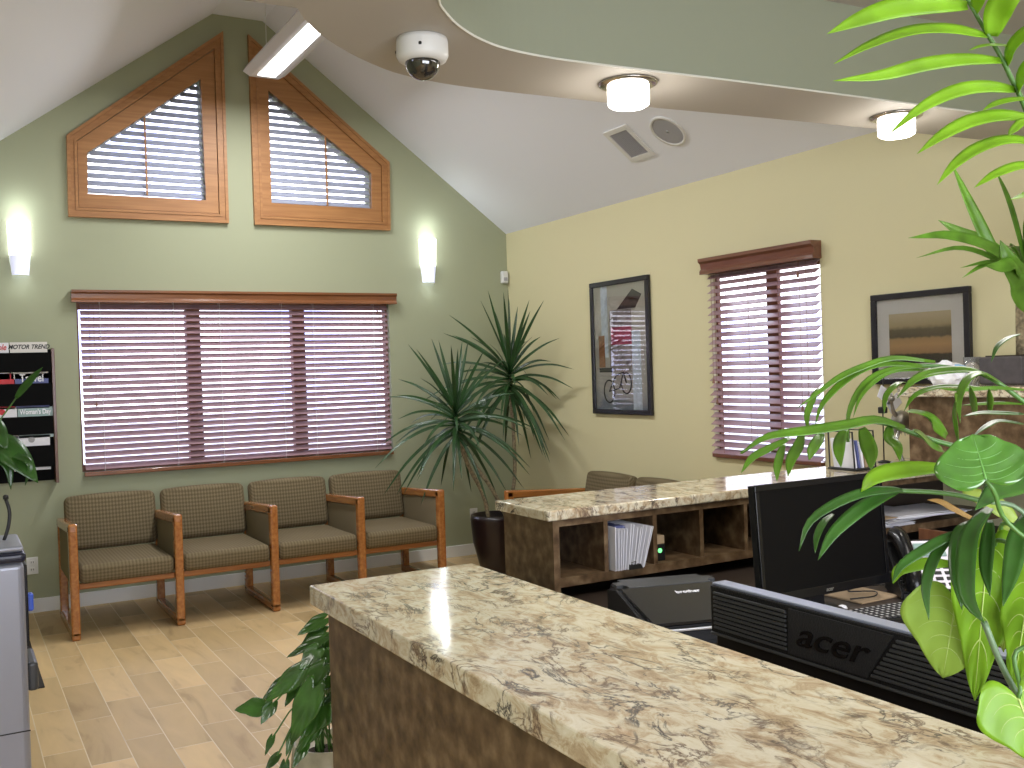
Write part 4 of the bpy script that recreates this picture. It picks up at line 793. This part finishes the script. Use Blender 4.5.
# pictures on the right wall
def frame(y0,y1,z0,z1,fw,mw,lab,art):
    t=thing('framed_picture',lab,'picture',(XR,(y0+y1)/2,z0)); bm=B(); x0=XR-.03
    for a in ((y0,y1,z0,z0+fw),(y0,y1,z1-fw,z1),(y0,y0+fw,z0+fw,z1-fw),(y1-fw,y1,z0+fw,z1-fw)): box(bm,x0,XR-.002,*a,bev=.004)
    obj('frame',bm,'frame',t); f=fw
    if mw: bobj('mat_board',(XR-.014,XR-.010,y0+f,y1-f,z0+f,z1-f),'board',t)
    art(t,y0+f+mw,y1-f-mw,z0+f+mw,z1-f-mw)
    bm=B(); box(bm,XR-.0215,XR-.020,y0+f,y1-f,z0+f,z1-f); obj('glazing',bm,'glass',t)
def art1(t,y0,y1,z0,z1):
    X0=XR-.013; P=B(); box(P,XR-.014,XR-.004,y0,y1,z0,z1)
    a=obj('print',P,bands('street_print',[(.0,(.10,.12,.16)),(.16,(.22,.25,.30)),(.3,(.50,.47,.42)),(.6,(.42,.40,.36)),(.85,(.62,.60,.54)),(1.,(.50,.49,.42))],2,z0,z1,.25,9),t)
    W=y1-y0; Hh=z1-z0
    def rect(nm,u0,u1,v0,v1,m_,k):   # u from the left as seen (left = larger y)
        bm=B(); box(bm,X0-.0015-.0003*k,X0-.001,y1-u1*W,y1-u0*W,z0+v0*Hh,z0+v1*Hh); obj(nm,bm,m_,a)
    pale=mat('print_pale',(.62,.70,.78),rough=.6,var=.15,vscale=25); darkr=mat('print_dark',(.03,.025,.03),rough=.6,var=.4,vscale=30); rd=mat('print_red',(.42,.03,.09),rough=.6,var=.35,vscale=40); br=mat('print_brown',(.28,.11,.04),rough=.6,var=.3,vscale=30); bg=mat('print_wall',(.30,.27,.26),rough=.6,var=.5,vscale=22)
    rect('pillar',.14,.27,.42,1,pale,0); rect('facade',.30,.72,.30,.80,bg,0); rect('bright_column',.72,.88,.0,.62,pale,1); rect('awning',.33,.72,.52,.66,rd,1); rect('door',.08,.20,.34,.60,br,1); rect('step',.08,.34,.30,.335,darkr,2)
    bm=B(); prism(bm,[(X0-.002,y1-.45*W,z0+.80*Hh),(X0-.002,y1-.75*W,z0+.95*Hh),(X0-.002,y1-.92*W,z0+.90*Hh),(X0-.002,y1-.80*W,z0+.80*Hh)],(.001,0,0)); obj('dark_sign',bm,darkr,a)
    bm=B()
    for u,v,r in ((.27,.145,.055),(.60,.21,.05)):
        c=(y1-u*W,z0+v*Hh); tube(bm,[(X0-.003,c[0]+r*1.5*.8*math.cos(q*PI/14),c[1]+r*1.5*math.sin(q*PI/14)) for q in range(29)],.0055,5,False)
    c1=(y1-.27*W,z0+.145*Hh); c2=(y1-.60*W,z0+.21*Hh); s=(y1-.40*W,z0+.27*Hh); h=(y1-.55*W,z0+.30*Hh)
    for p,q in ((c1,s),(s,h),(h,c2),(c1,(y1-.47*W,z0+.17*Hh)),((y1-.47*W,z0+.17*Hh),h)): tube(bm,[(X0-.003,*p),(X0-.003,*q)],.005,5)
    obj('bicycle_drawing',bm,darkr,a)
frame(5.535,6.253,1.210,2.190,.036,0,'tall black-framed street print with a bicycle, on the yellow wall left of its window',art1)
def art2(t,y0,y1,z0,z1):
    P=B(); box(P,XR-.016,XR-.006,y0,y1,z0,z1)
    obj('print',P,bands('field_print',[(.0,(.02,.006,.004)),(.20,(.03,.008,.005)),(.235,(.35,.19,.08)),(.40,(.50,.29,.12)),(.52,(.42,.25,.10)),(.56,(.08,.05,.02)),(.70,(.13,.09,.04)),(.78,(.42,.32,.17)),(1.,(.55,.45,.28))],2,z0,z1,.07,40),t)
frame(3.05,3.63,1.42,1.888,.032,.075,'square black-framed field landscape with wide pale mat, above the far counter',art2)
# ------------------------------------------------------------------ ceiling fittings
def downlight(x,y,lab):
    t=thing('downlight',lab,'ceiling light',(x,y,2.5),'round ceiling lights'); z=2.4995
    bm=B(); lathe(bm,(x,y,z),[(.070,-.012),(.085,-.012),(.098,-.006),(.100,0),(.07,0)],44,caps=(False,False)); obj('trim_ring',bm,'chrome',t,True)
    bm=B(); lathe(bm,(x,y,z),[(.002,-.080),(.058,-.080),(.068,-.074),(.070,-.066),(.070,-.003)],40,caps=(False,False)); obj('glass_drum',bm,'downglass',t,True)
    l=bpy.data.lights.new('downlight_bulb','POINT'); l.energy=3.5; l.color=(1,.94,.84); l.shadow_soft_size=.04; o=bpy.data.objects.new('downlight_bulb',l); COL.objects.link(o); o.location=(x,y,2.5-.125); o.parent=t; o.matrix_parent_inverse=world(t).inverted()
downlight(2.01,2.70,'lit frosted drum ceiling light nearer the dome camera'); downlight(3.26,2.645,'lit frosted drum ceiling light nearer the right wall, behind the palm leaves')
t=thing('security_camera','white dome security camera with smoked bubble under the soffit','security camera',(1.205,2.585,2.5))
bm=B(); lathe(bm,(1.205,2.585,2.4995),[(.072,0),(.074,-.012),(.074,-.048),(.068,-.060),(.054,-.066),(.05,-.066)],44,caps=(True,True)); obj('housing',bm,'whitepl',t,True)
bm=B(); lathe(bm,(1.205,2.585,2.434),[(.050,.002)]+[(.050*math.cos(a),-.050*math.sin(a)) for a in [i*PI/2/10 for i in range(10)]]+[(.001,-.050)],40); obj('bubble',bm,'domeg',t,True)
for a in (.6,2.6,4.2):
    bm=B(); lathe(bm,(1.205+.073*math.cos(a),2.585+.073*math.sin(a),2.466),[(.004,-.004),(.005,0),(.004,.004)],10); obj('screw',bm,'ink',t)
# slope fittings on the right ceiling plane
sd=Vector((XR-AX1,0,ZE-ZA)).normalized(); sn=Vector((-sd.z,0,sd.x)); sn=-sn if sn.z>0 else sn
def slp(x,y): return Vector((x,y,vault(x)))
t=thing('ceiling_vent','square white ceiling vent on the white slope above the yellow wall','vent',slp(3.905,5.245))
A_=axes(slp(3.905,5.25)+sn*.001,sd,(0,1,0),sn)@Matrix.Diagonal((.90,.88,1,1))
bm=B()
for a in ((-.16,.16,-.145,-.105),(-.16,.16,.105,.145),(-.16,-.12,-.105,.105),(.12,.16,-.105,.105)): box(bm,a[0],a[1],a[2],a[3],0,.010,bev=.002,mx=A_)
obj('frame',bm,'whitepl',t); bm=B()
box(bm,-.12,.12,-.105,.105,0,.002,mx=A_); obj('backing',bm,'grille',t); bm=B()
for k in range(11): box(bm,-.12,.12,-.100+k*.019,-.090+k*.019,.002,.007,mx=A_)
obj('louvers',bm,'grillel',t)
t=thing('ceiling_speaker','round grey-grilled ceiling speaker right of the square vent','speaker',slp(3.914,4.862))
A_=axes(slp(3.914,4.862)+sn*.001,sd,(0,1,0),sn)
bm=B(); lathe(bm,(0,0,0),[(.125,0),(.125,.008),(.108,.010),(.106,.004),(.106,0)],44,caps=(False,False)); 
for v in bm.verts: v.co=A_@v.co
obj('rim',bm,'whitepl',t,True); bm=B(); lathe(bm,(0,0,0),[(.106,.001),(.106,.006),(.02,.008)],40)
for v in bm.verts: v.co=A_@v.co
obj('grille',bm,'grillel',t); bm=B(); lathe(bm,(0,0,.008),[(.010,0),(.008,.004)],16)
for v in bm.verts: v.co=A_@v.co
obj('badge',bm,'silver',t)
# pendant
px=1.996; y0,y1=5.62,6.90
t=thing('pendant_light','long white pendant light hung from the ridge in front of the right gable window','pendant lamp',(px,6.28,3.62))
bm=B(); prof=[(-.15,.0),(-.10,-.030),(.10,-.030),(.15,.0),(.12,.045),(.06,.062),(-.06,.062),(-.12,.045)]
prism(bm,[(px+a,y0,3.68+b) for a,b in prof],(0,y1-y0,0)); obj('housing',bm,'whitemet',t)
bobj('lens',(px-.06,px+.06,y0+.06,y1-.06,3.644,3.649),'lens',t,bev=.001)
for y in (y0+.15,y1-.08):
    bm=B(); tube(bm,[(px,y,3.74),(px,y,ZA-.001)],.0022,6); obj('cable',bm,'whitepl',t)
# ------------------------------------------------------------------ light
def area(nm,loc,size,sy,energy,col,rot):
    l=bpy.data.lights.new(nm,'AREA'); l.shape='RECTANGLE'; l.size=size; l.size_y=sy; l.energy=energy; l.color=col; o=bpy.data.objects.new(nm,l); COL.objects.link(o); o.location=loc; o.rotation_euler=rot; return o
area('rear_fill',(.85,-1.58,1.5),3.4,1.3,112,(.92,.96,1),(math.radians(-90),0,0)).rotation_euler=(math.radians(90),0,0)  # added fill lamp behind the camera, set in the added window opening
area('pendant_glow',(px,6.29,3.635),.12,1.1,46,(.98,.98,1),(0,0,0))
area('recess_fill',(2.4,1.6,2.50),1.2,1.2,30,(1,.96,.9),(0,0,0))  # added fill over the desk, no fixture in the recess
area('entry_fill',(-.5,.8,2.48),.6,.6,14,(1,.96,.9),(0,0,0))  # added fill lamp near the entry, without any fitting
area('vault_fill',(1.996,4.6,3.6),.12,1.1,32,(.97,.98,1),(0,0,0))  # invented lamp hidden by the soffit, brightens the vaulted part
w=bpy.data.worlds.new('world'); SC.world=w; w.use_nodes=True; n=w.node_tree.nodes; l=w.node_tree.links; bg=n['Background']
tc=n.new('ShaderNodeTexCoord'); no=n.new('ShaderNodeTexNoise'); no.inputs['Scale'].default_value=9; no.inputs['Detail'].default_value=5; l.new(tc.outputs['Generated'],no.inputs['Vector'])
r=n.new('ShaderNodeValToRGB'); r.color_ramp.elements[0].position=.38; r.color_ramp.elements[0].color=(.45,.50,.95,1); r.color_ramp.elements[1].position=.58; r.color_ramp.elements[1].color=(.93,.93,1,1); l.new(no.outputs['Fac'],r.inputs['Fac']); l.new(r.outputs[0],bg.inputs['Color']); bg.inputs['Strength'].default_value=4.3
SC.view_settings.view_transform='Standard'; SC.view_settings.look='None'; SC.view_settings.exposure=.05; SC.view_settings.gamma=1; SC.view_settings.use_curve_mapping=False
